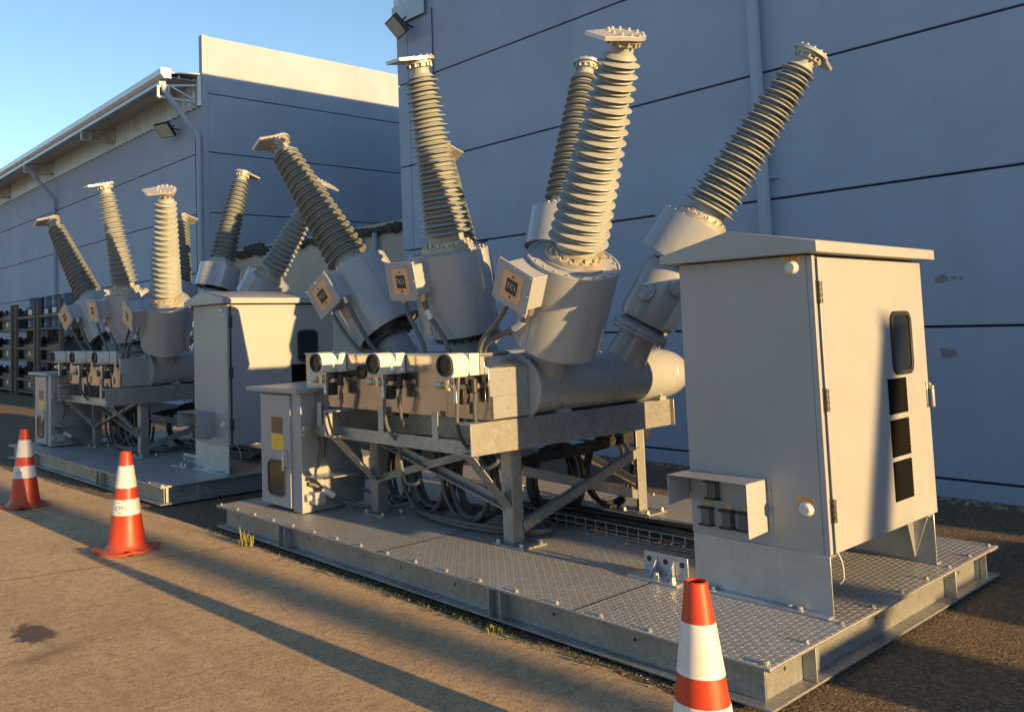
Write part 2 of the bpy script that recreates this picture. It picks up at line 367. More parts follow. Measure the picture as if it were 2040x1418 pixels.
# ------------------------------------------------------------------ skid
def skid():
    t = thing('skid_platform', (0, 0, 0), 'galvanised steel skid with tread plate deck carrying the nearest breaker and control cabinet', 'skid', 'skids in a row along the yard')
    Lx, W = 4.81, 2.842
    MB().box(-Lx, 0, 0, W, H-.006, H).build('deck_plate', M['tread'], t, bevel=.0015)
    zt, zb, w, fw = H-.0065, .02, .008, .07
    def beam(name, x0, x1, y0, y1, along):
        b = MB()
        if along == 'x':
            yc = (y0+y1)/2
            b.box(x0, x1, y0+.004, y1-.004, zt-.011, zt); b.box(x0, x1, y0, y1, zb, zb+.011); b.box(x0+.06, x1-.06, yc-w/2, yc+w/2, zb+.0112, zt-.0112)
        else:
            xc = (x0+x1)/2
            b.box(x0+.004, x1-.004, y0, y1, zt-.011, zt); b.box(x0, x1, y0, y1, zb, zb+.011); b.box(xc-w/2, xc+w/2, y0-.05, y1+.05, zb+.0112, zt-.0112)
        return b.build(name, M['galvdark'], t, bevel=.002)
    beam('side_beam', -Lx, 0, 0, .14, 'x'); beam('side_beam', -Lx, 0, W-.14, W, 'x')
    beam('end_beam', -.14, 0, .1402, W-.1402, 'y'); beam('end_beam', -Lx, -Lx+.14, .1402, W-.1402, 'y')
    for xx in (-4.35, -3.79, -2.65, -1.58, -.45):
        if xx in (-4.35, -.45, -2.65): continue
        MB().box(xx-.045, xx-.035, .004, .065, zb+.0113, zt-.0113).box(xx-.035, xx+.04, .0555, .0655, zb+.0113, zt-.0113).box(xx+.04, xx+.05, .004, .065, zb+.0113, zt-.0113).hexbolt((xx, .055, .11), (0, -1, 0), .014, .014).build('stiffener', M['galv'], t, bevel=.0015)
    for yy in (.46, 2.17):
        MB().box(-.065, -.004, yy-.05, yy-.04, zb+.0113, zt-.0113).box(-.0655, -.057, yy-.04, yy+.10, zb+.0113, zt-.0113).hexbolt((-.057, yy+.03, .13), (1, 0, 0), .014, .016).hexbolt((-.057, yy+.03, .07), (1, 0, 0), .014, .016).build('stiffener', M['galv'], t, bevel=.0015)
    for yy in (1.25,):
        MB().box(-Lx+.004, -Lx+.065, yy-.006, yy+.006, zb+.0113, zt-.0113).build('stiffener', M['galv'], t)
    MB().box(-.045, -.035, 2.62, 2.63, zb+.0113, zt-.0113).box(-.065, -.004, 2.62, 2.628, zb+.0113, zt-.0113).build('stiffener', M['galv'], t)
    dots('bolt_hole', M['black'], t, MB().cyl((0, 0, 0), (0, 0, .001), .010, n=10),
         [at((xx, .0659, .125), (0, -1, 0)) for xx in (-4.55, -3.5, -2.45, -1.95, -1.2, -.7)]+[at((-.0659, yy, .12), (1, 0, 0)) for yy in (.25, 1.2, 2.35)])
    b0 = MB().hexbolt((0, 0, 0), r=.010, h=.012)
    def bolt(x, y):
        if not hasattr(bolt, 'o'):
            bolt.o = b0.build('bolt', M['galv']); bolt.o.parent = t; o = bolt.o
        else:
            o = bolt.o.copy(); COL.objects.link(o)
        o.location = (x, y, H); o.rotation_euler.z = random.random()
    for i in range(18): bolt(-4.78+i*.279, .035)
    for yy in (.05, .40, .75, 1.10, 1.45, 1.79, 2.12, 2.45, 2.79): bolt(-.036, yy)
    for i in range(7): bolt(-4.4+i*.66, W-.04)
    for yy in (.6, 1.2, 1.9, 2.5): bolt(-Lx+.04, yy)
    for yy in (.75, 1.3): bolt(-1.62, yy)
    return t
S1 = skid()
# deck seams: thin dark strips just proud of the plate, no gaps cut
for xx, a, b in ((-1.02, .0, .75), (-2.62, .0, 2.84)):
    MB().box(xx-.003, xx+.003, a+.004, b-.004, H+.0002, H+.0012).build('deck_seam', M['dark'], S1, smooth=False)

# ------------------------------------------------------------------ circuit breaker
BASE = {'FL': ((-3.878, .833, 2.162), (-4.544, .53, 3.324)), 'FC': ((-2.723, .833, 2.226), (-2.656, .53, 3.646)), 'FR': ((-1.566, .833, 2.073), (-.894, .53, 3.285)),
        'BL': ((-4.06, 2.25, 2.322), (-4.67, 2.62, 3.54)), 'BC': ((-2.77, 2.25, 2.591), (-2.741, 2.62, 3.956)), 'BR': ((-1.529, 2.25, 2.366), (-.783, 2.62, 3.557))}
TX = {'L': -3.44, 'C': -2.76, 'R': -2.085}; TZ = 1.235; TR = .195
def insulator():
    b = MB(); prof = [(.150, .0), (.150, .05), (.132, .055), (.130, .10)]
    n = 18; z0, z1 = .125, 1.29
    for i in range(n):
        f = i/(n-1); z = z0+(z1-z0)*i/n*1.0; st = (z1-z0)/n
        rc = .128-.058*f; rb = .188-.066*f; rs = rb-.026
        for zz, rr in ((z, rb), (z+st*.52, rs)):
            prof += [(rc, zz-.004), (rr-.003, zz-.010), (rr, zz-.007), (rr-.002, zz-.004), (rc+.006, zz+.012), (rc, zz+.018)]
    prof += [(.068, z1), (.066, z1+.05)]
    return b.lathe(prof, 40)
def breaker():
    t = thing('circuit_breaker', (-2.76, 1.5, H), 'grey dead tank circuit breaker with six tall bushings on the nearest skid', 'circuit breaker', 'circuit breakers on skids')
    # --- galvanised support frame
    for lx, ly in ((-2.10, .745), (-3.50, .72), (-2.10, 2.25), (-3.50, 2.25)):
        b = MB(); fy = 1 if ly < 1.5 else -1
        b.box(lx-.09, lx, ly, ly+.010*fy, H+.012, .842); b.box(lx-.010, lx, ly+.0102*fy, ly+.105*fy, H+.012, .842)
        b.box(lx-.135, lx+.13, ly-.06, ly+.18 if fy > 0 else ly+.06, H, H+.012) if fy > 0 else b.box(lx-.135, lx+.13, ly-.18, ly+.06, H, H+.012)
        leg = b.build('leg', M['galvdark'], t, bevel=.002)
        dots('anchor_bolt', M['alu'], leg, MB().hexbolt((0, 0, 0), r=.014, h=.022), [at((lx+ax, ly+ay*fy, H+.012), parent=leg) for ax in (-.105, .10) for ay in (-.035, .15)])
        pl = MB().box(lx-.085, lx-.02, ly-.006 if fy > 0 else ly, ly if fy > 0 else ly+.006, .44, .56)
        for z in (.46, .54): pl.hexbolt((lx-.05, ly-.006 if fy > 0 else ly+.006, z), (0, -fy, 0), .011, .01)
        pl.build('splice_plate', M['galv'], leg)
    for bx, s in ((-1.97, 1), (-3.55, -1)):
        b = MB(); y0, y1 = .26, 2.42
        b.box(bx-.010, bx, y0, y1, .845, 1.045) if s > 0 else b.box(bx, bx+.010, y0, y1, .845, 1.045)
        q0, q1 = (bx-.105, bx-.0102) if s > 0 else (bx+.0102, bx+.105)
        b.box(q0, q1, y0, y1, 1.033, 1.0448); b.box(q0, q1, y0, y1, .8452, .857)
        if s > 0: b.box(bx-.09, bx+.03, y1+.0005, y1+.012, .845, 1.045)
        b.build('support_beam', M['galvdark'], t, bevel=.002)
    b = MB().box(-4.12, -2.078, .395, .405, .822, .912).box(-4.12, -2.078, .4052, .47, .822, .830)
    for xx in (-3.98, -3.86, -3.74, -3.3, -3.15, -3.0, -2.5, -2.35, -2.2): b.cyl((xx, .3952, .868), (xx, .3942, .868), .007, n=8)
    b.build('front_channel', M['galvdark'], t, bevel=.0015)
    for yy in (.80, 2.30): MB().box(-3.54, -2.08, yy, yy+.01, .848, 1.04).build('cross_member', M['galvdark'], t, bevel=.0015)
    dots('cable_opening', M['black'], t, MB().lathe([(.034, 0), (.034, .001)], 16, Matrix.Diagonal((1, .55, 1, 1))), [at((xx, .7995, zz), (0, -1, 0), t) for xx, zz in ((-3.32, .99), (-3.22, .98), (-2.62, .99), (-2.52, .985), (-2.42, .985), (-2.5, .91))])
    for xx in (-3.80, -3.02, -2.44): MB().box(xx-.03, xx+.03, .388, .394, .90, 1.085).build('hanger_strap', M['galv'], t, bevel=.001)
    fb = [((-3.56, .738, .44), (-2.16, .738, .83)), ((-3.46, .760, .74), (-2.16, .760, .43))]
    rb = [((-2.088, 2.17, .66), (-2.088, .84, .31)), ((-2.112, .88, .67), (-2.112, 2.17, .33))]
    kb = [((-3.46, 2.262, .80), (-2.16, 2.262, .36))]
    for (a, c) in fb+kb:
        br = MB().bar(a, c, .010, .065, up=(0, 1, 0)).bar(Vector(a)+Vector((0, .028, .030)), Vector(c)+Vector((0, .028, .030)), .045, .008, up=(0, 1, 0))
        for f in (.06, .3, .5, .7, .94):
            p = Vector(a).lerp(Vector(c), f); br.hexbolt((p.x, p.y-.006, p.z), (0, -1, 0), .008, .005)
        br.build('brace', M['galvdark'], t, bevel=.001)
    for (a, c) in rb:
        MB().bar(a, c, .06, .008, up=(1, 0, 0)).bar(Vector(a)+Vector((-.02, 0, .03)), Vector(c)+Vector((-.02, 0, .03)), .008, .045, up=(1, 0, 0)).bar(Vector(a)+Vector((-.02, 0, -.03)), Vector(c)+Vector((-.02, 0, -.03)), .008, .045, up=(1, 0, 0)).build('brace', M['galvdark'], t, bevel=.001)
    for x1, x2 in ((-2.13, -2.13), (-3.52, -3.60)):
        MB().bar((x2-.0, .40, .815), (x1, .735, .45), .085, .008).bar((x2-.042, .40, .84), (x1-.042, .735, .475), .007, .05).build('knee_brace', M['galv'], t, bevel=.001)
    # --- tanks
    for k, x in TX.items():
        T = Matrix.Translation((x, .80, TZ)) @ frame((0, 1, 0)).to_4x4()
        prof = [(TR*.98, 0), (TR+.03, .001), (TR+.03, .03), (TR, .031)]
        prof += [(TR, 1.62)] + [(TR*math.cos(a)*1.0, 1.62+.36*math.sin(a)) for a in [i*PI/2/9 for i in range(1, 9)]] + [(.01, 1.98)]
        tk = MB().lathe(prof, 48, T).build('tank', M['tank'], t)
        for yy in (1.66, 2.43): MB().lathe([(TR+.0005, -.006), (TR+.004, 0), (TR+.0005, .006)], 48, Matrix.Translation((x, yy, TZ)) @ frame((0, 1, 0)).to_4x4(), False, False).build('weld_seam', M['tank'], tk)
        for yy in (1.15, 2.28): MB().box(x-.15, x+.15, yy-.04, yy+.04, 1.046, 1.075).prism([(-.14, 0), (.14, 0), (.10, .09), (-.10, .09)], -.01, .01, Matrix.Translation((x, yy, 1.0752)) @ Matrix.Rotation(PI/2, 4, 'X')).build('saddle', M['tank'], tk)
        MB().tube([(x+.0, 2.44, TZ+TR-.02), (x+.01, 2.52, TZ+.23), (x+.02, 2.50, TZ+.30), (x+.08, 2.55, TZ+.36)], .026, 10).build('vent_pipe', M['can'], tk)
    # --- bushings, current transformer housings, necks
    ins = insulator(); first = {}
    for k, (B, Tp) in BASE.items():
        B = Vector(B); Tp = Vector(Tp); d = (Tp-B).normalized(); fr = k[0] == 'F'
        nrm = Vector((0, -1, 0)) if fr else Vector((0, 1, 0))
        n_ = (nrm-d*nrm.dot(d)).normalized()          # local +Y : outward
        xx = n_.cross(d)
        Rm = Matrix((xx, n_, d)).transposed()
        Lb = (Tp-B).length
        def put(o):
            o.parent = t; o.matrix_local = Matrix.Translation(B-t.location) @ Rm.to_4x4()
            return o
        if 'b' not in first:
            o = ins.build('bushing', M['shed'], None, angle=30); first['b'] = o
            fl = MB(); fl.lathe([(.19, -.012), (.19, .022), (.155, .03), (.152, .055)], 40)
            for i in range(16):
                a = 2*PI*i/16; fl.prism([(-.012, 0), (.012, 0), (.006, .03), (-.006, .03)], -.012, .012, Matrix.Rotation(a, 4, 'Z') @ Matrix.Translation((.163, 0, .022)) @ Matrix.Rotation(PI/2, 4, 'X'))
                fl.hexbolt((.178*math.cos(a+.2), .178*math.sin(a+.2), .022), r=.010, h=.012)
            fo = fl.build('base_flange', M['flange'], None); fo.parent = o
            tp = MB(); zt = 1.345
            tp.lathe([(.066, -.03), (.082, -.02), (.082, .0), (.096, .002), (.096, .022)], 28, Matrix.Translation((0, 0, zt)))
            for i in range(12):
                a = 2*PI*i/12; tp.cyl((.089*math.cos(a), .089*math.sin(a), zt-.022), (.089*math.cos(a), .089*math.sin(a), zt+.002), .009, n=8)
            to = tp.build('top_cap', M['flange'], None); to.parent = o
            pad = MB(); pts = [(.118*math.cos(a), .118*math.sin(a)) for a in [R(q) for q in range(-215, 36, 10)]]
            pts = pts + [(.075, .245), (-.075, .245)]
            pad.prism(pts, zt+.0225, zt+.045)
            for i in range(12):
                a = 2*PI*i/12; pad.hexbolt((.098*math.cos(a), .098*math.sin(a), zt+.045), r=.009, h=.012)
            for qx in (-.035, .035):
                for qy in (.17, .215): pad.cyl((qx, qy, zt+.0450), (qx, qy, zt+.0462), .009, n=10)
            po = pad.build('terminal_pad', M['alu'], None, bevel=.002); po.parent = o
            put(o)
        else:
            put(copy_tree(first['b']))
        # housing
        ln = .62 if fr else .34; key = 'h'+k[0]
        if key not in first:
            h = MB(); rr = .292
            h.lathe([(.20, -.030), (rr-.012, -.030), (rr-.012, -.022), (rr, -.022), (rr, -ln), (rr-.012, -ln), (rr-.014, -ln+.02), (.17, -ln+.02)], 56, cap0=False, cap1=False)
            h.lathe([(.165, -.03), (.205, -.03), (.205, -.0125), (.165, -.0125)], 40)
            ho = h.build('transformer_housing', M['can'], None); first[key] = ho
            sm = MB(); sm.box(-.012, .012, rr-.003, rr+.004, -ln+.03, -.05)
            for sx in (-1, 1):
                a = R(20 if sx > 0 else 160); sm.box(-.014, .014, -.003, .006, -ln+.03, -.04, Matrix.Rotation(a-PI/2+R(0), 4, 'Z') @ Matrix.Translation((0, rr, 0)))
            so = sm.build('seam_strip', M['can'], None, bevel=.001); so.parent = ho
            dots('rim_bolt', M['alu'], ho, MB().hexbolt((0, 0, 0), r=.006, h=.006), [Matrix.Translation(((rr-.03)*math.cos(2*PI*i/20), (rr-.03)*math.sin(2*PI*i/20), -.0225)) for i in range(20)])
            put(ho)
        else: put(copy_tree(first[key]))
        # neck
        ax0 = Vector((TX[k[1]], 0, 0)); s = (TZ-B.z)/d.z; foot = B+d*s
        ft = Vector((TX[k[1]], foot.y, TZ)); L = (ft-B).length; dn = (ft-B).normalized()
        T = Matrix.Translation(B) @ frame(-dn).to_4x4()
        if fr:
            m = MB().lathe([(.13, -L+.02), (.155, -L+.20), (.140, -L+.25), (.135, -ln-.05), (.135, -.1)], 40, T)
            nk = m.build('neck', M['tank'], t)
            f2 = MB().lathe([(.21, -ln-.045), (.21, -ln-.015), (.225, -ln-.014), (.225, -ln+.0)], 44, T)
            for i in range(20):
                a = 2*PI*i/20; f2.cyl(T @ Vector((.19*math.cos(a), .19*math.sin(a), -ln-.062)), T @ Vector((.19*math.cos(a), .19*math.sin(a), -ln-.04)), .010, n=6)
            f2.build('neck_flange', M['cable'], nk)
        else:
            m = MB().lathe([(.13, -L+.02), (.150, -L+.20), (.138, -L+.27), (.135, -L+.36)], 40, T)
            m.lathe([(.15, -L+.46), (.195, -L+.47), (.21, -L+.52), (.21, -ln-.12), (.19, -ln-.04), (.15, -ln-.02)], 44, T)
            m.box(-.16, -.03, -.215, -.05, -L+.50, -ln-.1, T)
            nk = m.build('turret', M['tank'], t, bevel=0)
            f2 = MB().lathe([(.21, -L+.36), (.21, -L+.385), (.205, -L+.386), (.21, -L+.39), (.21, -L+.415), (.15, -L+.46)], 44, T)
            for i in range(18):
                a = 2*PI*i/18; f2.cyl(T @ Vector((.19*math.cos(a), .19*math.sin(a), -L+.345)), T @ Vector((.19*math.cos(a), .19*math.sin(a), -L+.43)), .010, n=6)
            f2.build('neck_flange', M['tank'], nk)
            for wdir, zz in ((Vector((.10, -1, 0)), -ln-.30), (Vector((.95, -.55, 0)), -ln-.17)):
                # bolted covers on the flank that faces the open yard
                c = MB(); q = T.to_3x3().transposed() @ wdir; dirv = Vector((q.x, q.y, 0)).normalized()
                TT = T @ Matrix.Translation(dirv*.205+Vector((0, 0, zz))) @ frame(dirv).to_4x4()
                c.lathe([(.05, -.04), (.05, .012), (.066, .013), (.066, .035), (.06, .038)], 24, TT)
                for i in range(4): c.hexbolt(TT @ Vector((.048*math.cos(i*PI/2+.4), .048*math.sin(i*PI/2+.4), .037)), TT.to_3x3() @ Vector((0, 0, 1)), .009, .008)
                c.build('bolted_cover', M['can'], nk)
        # secondary terminal box with its nameplate
        if fr:
            TL = Matrix.Translation(B) @ Rm.to_4x4()
            cx = .06 if k != 'FL' else .03          # local x points to world -x for the front row
            tb = MB().box(cx-.125, cx+.125, .20, .43, -.27, -.05, TL).build('terminal_box', M['can'], t, bevel=.004)
            cv = MB().box(cx-.155, cx+.155, .4302, .445, -.30, -.02, TL)
            for qx in (-.14, 0, .14):
                for qz in (-.285, -.16, -.035):
                    if qx or qz != -.16: cv.hexbolt(TL @ Vector((cx+qx, .445, qz)), n_, .006, .005)
            cv.build('box_cover', M['can'], tb, bevel=.002)
            FT = TL @ Matrix.Translation((cx, .4452, -.16)) @ Matrix(((-1, 0, 0, 0), (0, 0, 1, 0), (0, 1, 0, 0), (0, 0, 0, 1)))
            MB().prism(rrect(.175, .19, .014), 0, .002, FT).build('name_plate', M['steel_warm_reflection'], tb)
            MB().prism(rrect(.098, .095, .004), .0021, .0028, FT).prism(rrect(.014, .016, .002), .0021, .004, FT @ Matrix.Translation((0, .068, 0))).prism(rrect(.014, .016, .002), .0021, .004, FT @ Matrix.Translation((0, -.068, 0))).build('name_panel', M['black'], tb)
            MB().text('TC1', .046, FT @ Matrix.Translation((0, 0, .0031)), .0006).build('name_lettering', M['white'], tb, smooth=False)
            # flexible conduits down to the drive enclosure
            for q, (qx, r) in enumerate(((.05, .016), (-.10, .018))):
                p0 = TL @ Vector((cx+qx, .35 if q else .40, -.27)); pe = Vector((max(-4.0, min(-2.2, p0.x+(.32 if k == 'FL' else .10+.05*q if k == 'FC' else -.22-.10*q))), .60+.05*q, 1.455))
                dd = (TL.to_3x3() @ Vector((0, 0, -1)))
                p1 = p0+dd*.22; p2 = pe+Vector((-.12 if k == 'FL' else 0, -.02, .16 if k != 'FL' else .06))
                pts = []
                for i in range(21):
                    f = i/20; pts.append(p0*(1-f)**3+p1*3*f*(1-f)**2+p2*3*f*f*(1-f)+pe*f**3)
                cd = MB().tube(pts, r, 10).build('conduit', M['conduit'], tb)
                MB().cyl(p0, p0+dd*.05, r*1.5, r*1.3, 12).build('conduit_gland', M['brass'], cd)
                if q and k != 'FL': MB().tube(pts[4:8], r*1.12, 10).build('cable_tag', M['white'], cd)
    # --- stainless drive enclosure across the front
    e = MB(); y0, y1, xl, xr, xh = .435, .80, -4.04, -1.97, -2.13
    poly = [(xl, 1.05), (xr, 1.05), (xr, 1.386), (xh, 1.462), (xl, 1.462)]
    e.prism(poly, y0, y1, Matrix(((1, 0, 0, 0), (0, 0, 1, 0), (0, 1, 0, 0), (0, 0, 0, 1))))
    de = e.build('drive_enclosure', M['inox'], t, bevel=.003)
    MB().box(xl-.005, xh-.004, y0-.012, y1, 1.4625, 1.470).build('top_flashing', M['galvnew'], de, bevel=.001)
    ep = MB().box(xr+.0005, xr+.004, y0+.03, y1-.006, 1.06, 1.20).box(xr+.0005, xr+.005, y0+.004, y1-.006, 1.2015, 1.38)
    for yy, zz in ((.50, 1.36), (.62, 1.36), (.55, 1.30), (.66, 1.33), (.55, 1.23), (.76, 1.23), (.77, 1.18), (.47, 1.09), (.60, 1.12)): ep.hexbolt((xr+.0045, yy, zz), (1, 0, 0), .006, .005)
    ep.build('end_panel', M['galvnew'], de)
    fp = MB()
    for a, c in ((-3.93, -3.60), (-3.597, -2.98), (-2.977, -2.36), (-2.357, -2.0)):
        fp.box(a, c, y0-.004, y0-.0005, 1.056, 1.244); fp.box(a, c, y0-.0035, y0-.0005, 1.247, 1.455)
    fp.build('front_panel', M['inox'], de, bevel=.0008)
    dr = MB().lathe([(.14, 0), (.14, .30), (.12, .30)], 32, Matrix.Translation((-3.98, .57, 1.05)))
    dr.build('side_drum', M['galvnew'], de)
    vp = Matrix.Translation((-3.285, y0-.004, 1.335)) @ frame((0, -1, 0)).to_4x4()
    v1 = MB().lathe([(.040, 0), (.056, 0), (.058, .012), (.046, .016), (.040, .010)], 28, vp, False, False).build('porthole', M['black'], de)
    MB().lathe([(.041, 0), (.041, .004)], 24, vp).build('porthole_glass', M['lens'], v1)
    for gx in (-3.54, -2.84, -2.11):
        gz, r, ya = 1.408, .076, .185
        P = rrect(2*r, 2*r, r*.93, 8); F = Matrix(((1, 0, 0, gx), (0, 0, 1, 0), (0, 1, 0, gz), (0, 0, 0, 1)))
        arc = [(r*math.cos(a), r*math.sin(a)) for a in [R(q) for q in range(0, 181, 12)]]+[(-r, -.045), (-r*.7, -r), (r*.7, -r), (r, -.045)]
        go = MB().prism(arc, ya+.012, .335, F).build('gauge_hood', M['white'], de, bevel=.003)
        MB().box(gx-.062, gx+.070, .345, .428, gz-.070, gz+.070).box(gx-.03, gx+.03, .3352, .3448, gz-.05, gz+.05).build('gauge_mount', M['white'], de, bevel=.006)
        Tf = Matrix.Translation((gx, ya+.0115, gz)) @ frame((0, -1, 0)).to_4x4()
        MB().lathe([(.052, 0), (.070, 0), (.070, .016), (.064, .020), (.054, .016), (.052, .004)], 30, Tf, False, False).build('gauge_bezel', M['black'], go)
        MB().lathe([(.053, .0), (.053, .005)], 26, Tf).build('gauge_glass', M['lens'], go)
        va = MB().cyl((gx-.16, .30, gz-.135), (gx-.02, .33, gz-.135), .014, n=12).cyl((gx-.19, .295, gz-.135), (gx-.145, .302, gz-.135), .026, .024, n=8).cyl((gx-.10, .31, gz-.165), (gx-.10, .31, gz-.10), .020, n=10).cyl((gx-.125, .307, gz-.135), (gx-.115, .309, gz-.135), .030, n=6).cyl((gx-.05, .325, gz-.19), (gx-.05, .325, gz-.075), .016, n=10).cyl((gx-.075, .32, gz-.135), (gx-.065, .322, gz-.135), .026, n=6).cyl((gx+.02, .36, gz-.14), (gx+.10, .38, gz-.135), .018, n=8).cyl((gx+.05, .36, gz-.14), (gx+.06, .36, gz-.14), .028, n=6)
        va.build('gas_valve', M['brass'], de)
        MB().box(gx-.02, gx+.045, .30, .36, gz-.25, gz-.155).box(gx-.045, gx+.06, .31, .40, gz-.125, gz-.078).cyl((gx+.08, .36, gz-.18), (gx+.08, .36, gz-.09), .026, n=10).build('connector', M['black'], de, bevel=.004)
        MB().tube(smooth([(gx+.02, .30, gz-.01), (gx+.02, .285, gz-.08), (gx+.005, .285, gz-.22), (gx-.02, .30, gz-.36), (gx-.03, .34, gz-.47), (gx-.03, .42, gz-.56)]), .013, 8).build('sensor_cable', M['conduit'], de)
        MB().box(gx-.012, gx+.014, .268, .274, gz-.24, gz-.16).build('cable_tag', M['white'], de)
        MB().tube(smooth([(gx+.09, .37, gz-.17), (gx+.10, .34, gz-.25), (gx+.085, .36, gz-.36), (gx+.08, .40, gz-.46)]), .011, 8).build('sensor_cable', M['conduit'], de)
        MB().box(gx-.035, gx+.01, .4285, .4305, 1.085, 1.165).build('warning_sticker', M['black'], de)
    pts = [(-2.95, .50, .86), (-2.93, .49, .70), (-2.86, .48, .56), (-2.76, .48, .56), (-2.72, .50, .60)]
    MB().tube(smooth(pts), .013, 8).build('drain_hose', M['conduit'], t)
    MB().tube(smooth([(-2.14, .48, .87), (-2.12, .46, .78), (-2.05, .46, .745), (-1.97, .47, .78), (-1.955, .48, .81)]), .013, 8).build('drain_hose', M['conduit'], t)
    return t
def smooth(pts, k=7):
    P = [Vector(p) for p in pts]; out = []
    for i in range(len(P)-1):
        p0 = P[max(i-1, 0)]; p1 = P[i]; p2 = P[i+1]; p3 = P[min(i+2, len(P)-1)]
        for j in range(k):
            u = j/k; out.append(.5*((2*p1)+(p2-p0)*u+(2*p0-5*p1+4*p2-p3)*u*u+(3*p1-p0-3*p2+p3)*u**3))
    return out+[P[-1]]
B1 = breaker()

# ------------------------------------------------------------------ control cabinet
def cabinet():
    x0, x1, y0, y1, z0, z1 = -.822, -.088, .804, 2.172, .49, 1.955
    t = thing('control_cabinet', ((x0+x1)/2, (y0+y1)/2, H), 'tall grey control cabinet with gabled roof, window and three black vents beside the nearest breaker', 'control cabinet', 'control cabinets on skids')
    MB().box(x0, x1-.032, y0, y1-.01, z0, z1).build('body', M['paint'], t, bevel=.004)
    # gabled roof lid
    g = MB(); a0, a1, b0, b1 = -.894, -.030, .728, 2.235
    poly = [(a0, 1.960), (a1, 1.960), (a1, 2.017), (-.476, 2.106), (a0, 2.006)]
    g.prism(poly, b0, b1, Matrix(((1, 0, 0, 0), (0, 0, 1, 0), (0, 1, 0, 0), (0, 0, 0, 1))))
    g.build('roof', M['paint'], t, bevel=.003)
    # door : hinge stile, slot, leaf
    MB().box(x1-.031, x1-.002, y0+.001, y0+.030, z0+.004, z1-.006).build('hinge_stile', M['paint'], t, bevel=.002)
    MB().box(x1-.0315, x1-.027, y0+.0302, y0+.0598, z0+.004, z1-.012).build('door_gap', M['junk'], t)
    d = MB().box(x1-.031, x1, y0+.060, y1, z0+.004, z1-.012).build('door', M['paint'], t, bevel=.004)
    FX = frame((1, 0, 0))
    def face(y, z, dx=0): return Matrix.Translation((x1+dx, y, z)) @ Matrix(((0, 0, 1, 0), (1, 0, 0, 0), (0, 1, 0, 0), (0, 0, 0, 1)))
    MB().prism(rrect(.235, .315, .045), .0, .004, face(1.815, 1.487, .001)).build('window', M['glass'], d)
    MB().rframe(.275, .355, .062, .026, .012, face(1.815, 1.487, .0005)).build('window_seal', M['black'], d, bevel=.002)
    for z, h in ((1.197, .192), (.970, .200), (.740, .212)):
        v = MB().box(x1+.0005, x1+.005, 1.595, 1.838, z-h/2, z+h/2)
        for i in range(11):
            zz = z-h/2+.012+i*(h-.024)/10; v.box(x1+.0052, x1+.009, 1.602, 1.831, zz-.004, zz+.002)
        v.build('vent', M['dark'], d)
    for z in (1.767, 1.236, .701):
        h = MB()
        for i in range(4): h.cyl((x1+.002, y0+.045, z-.054+i*.028), (x1+.002, y0+.045, z-.030+i*.028), .017, n=12)
        h.box(x1-.03, x1+.001, y0+.022, y0+.058, z-.058, z+.058).build('hinge', M['black'], t, bevel=.001)
    hd = MB().box(x1+.0005, x1+.008, 2.125, 2.155, 1.10, 1.245).box(x1+.0082, x1+.036, 2.13, 2.152, 1.21, 1.228).box(x1+.026, x1+.036, 2.128, 2.154, 1.105, 1.2098).cyl((x1+.008, 2.14, 1.236), (x1+.022, 2.14, 1.236), .009, n=10)
    hd.build('door_handle', M['alu'], d, bevel=.003)
    for z in (1.895, .702):
        T = Matrix.Translation((-.19, y0-.0003, z)) @ frame((0, -1, 0)).to_4x4()
        MB().lathe([(.036, 0), (.036, .006), (.030, .010), (.029, .020), (.022, .026), (.020, .026), (.018, .022)], 28, T).build('vent_plug', M['white'], t)
        MB().box(-.233, -.147, y0-.0015, y0-.0004, z+.041, z+.056).build('small_label', M['orange_label'], t)
        MB().text('ATENÇÃO', .012, Matrix.Translation((-.19, y0-.0017, z+.0485)) @ Matrix.Rotation(PI/2, 4, 'X'), .0001).build('label_lettering', M['ink'], t, smooth=False)
    # rain hood over the sockets
    hz0, hz1, hx0, hx1, hy = .556, .826, -.831, -.387, .60
    th = .004
    h = MB().box(hx0, hx1, hy, y0-.0005, hz1-th, hz1)
    for xa, xb, zlow in ((hx0, hx0+th, .665), (hx1-th, hx1, hz0)):
        h.prism([(hy, hz1-th-.0002), (y0-.0005, hz1-th-.0002), (y0-.0005, zlow+.01), (hy, zlow)], xa, xb, Matrix(((0, 0, 1, 0), (1, 0, 0, 0), (0, 1, 0, 0), (0, 0, 0, 1))))
    h.box(hx1+.0002, hx1+.022, y0-.004, y0-.0005, hz0, hz1)
    for zz in (.60, .69, .78): h.hexbolt((hx1+.012, y0-.004, zz), (0, -1, 0), .006, .005)
    h.build('socket_hood', M['paint'], t, bevel=.0008)
    for sx, sz in ((-.68, .737), (-.722, .594), (-.603, .594), (-.51, .594)):
        s = MB().box(sx-.030, sx+.030, y0-.022, y0-.0005, sz-.050, sz+.050).box(sx-.026, sx+.024, y0-.034, y0-.0222, sz-.044, sz+.044).build('power_socket', M['conduit'], t, bevel=.004)
        for zz in (sz-.045, sz+.045): MB().tube([(sx-.034, y0-.01, zz), (sx-.036, y0-.042, zz), (sx+.034, y0-.042, zz), (sx+.040, y0-.01, zz)], .005, 6).build('socket_clip', M['black'], s)
        MB().box(sx-.018, sx+.018, y0-.002, y0-.0003, sz+.054, sz+.068).build('socket_label', M['yellow'], s)
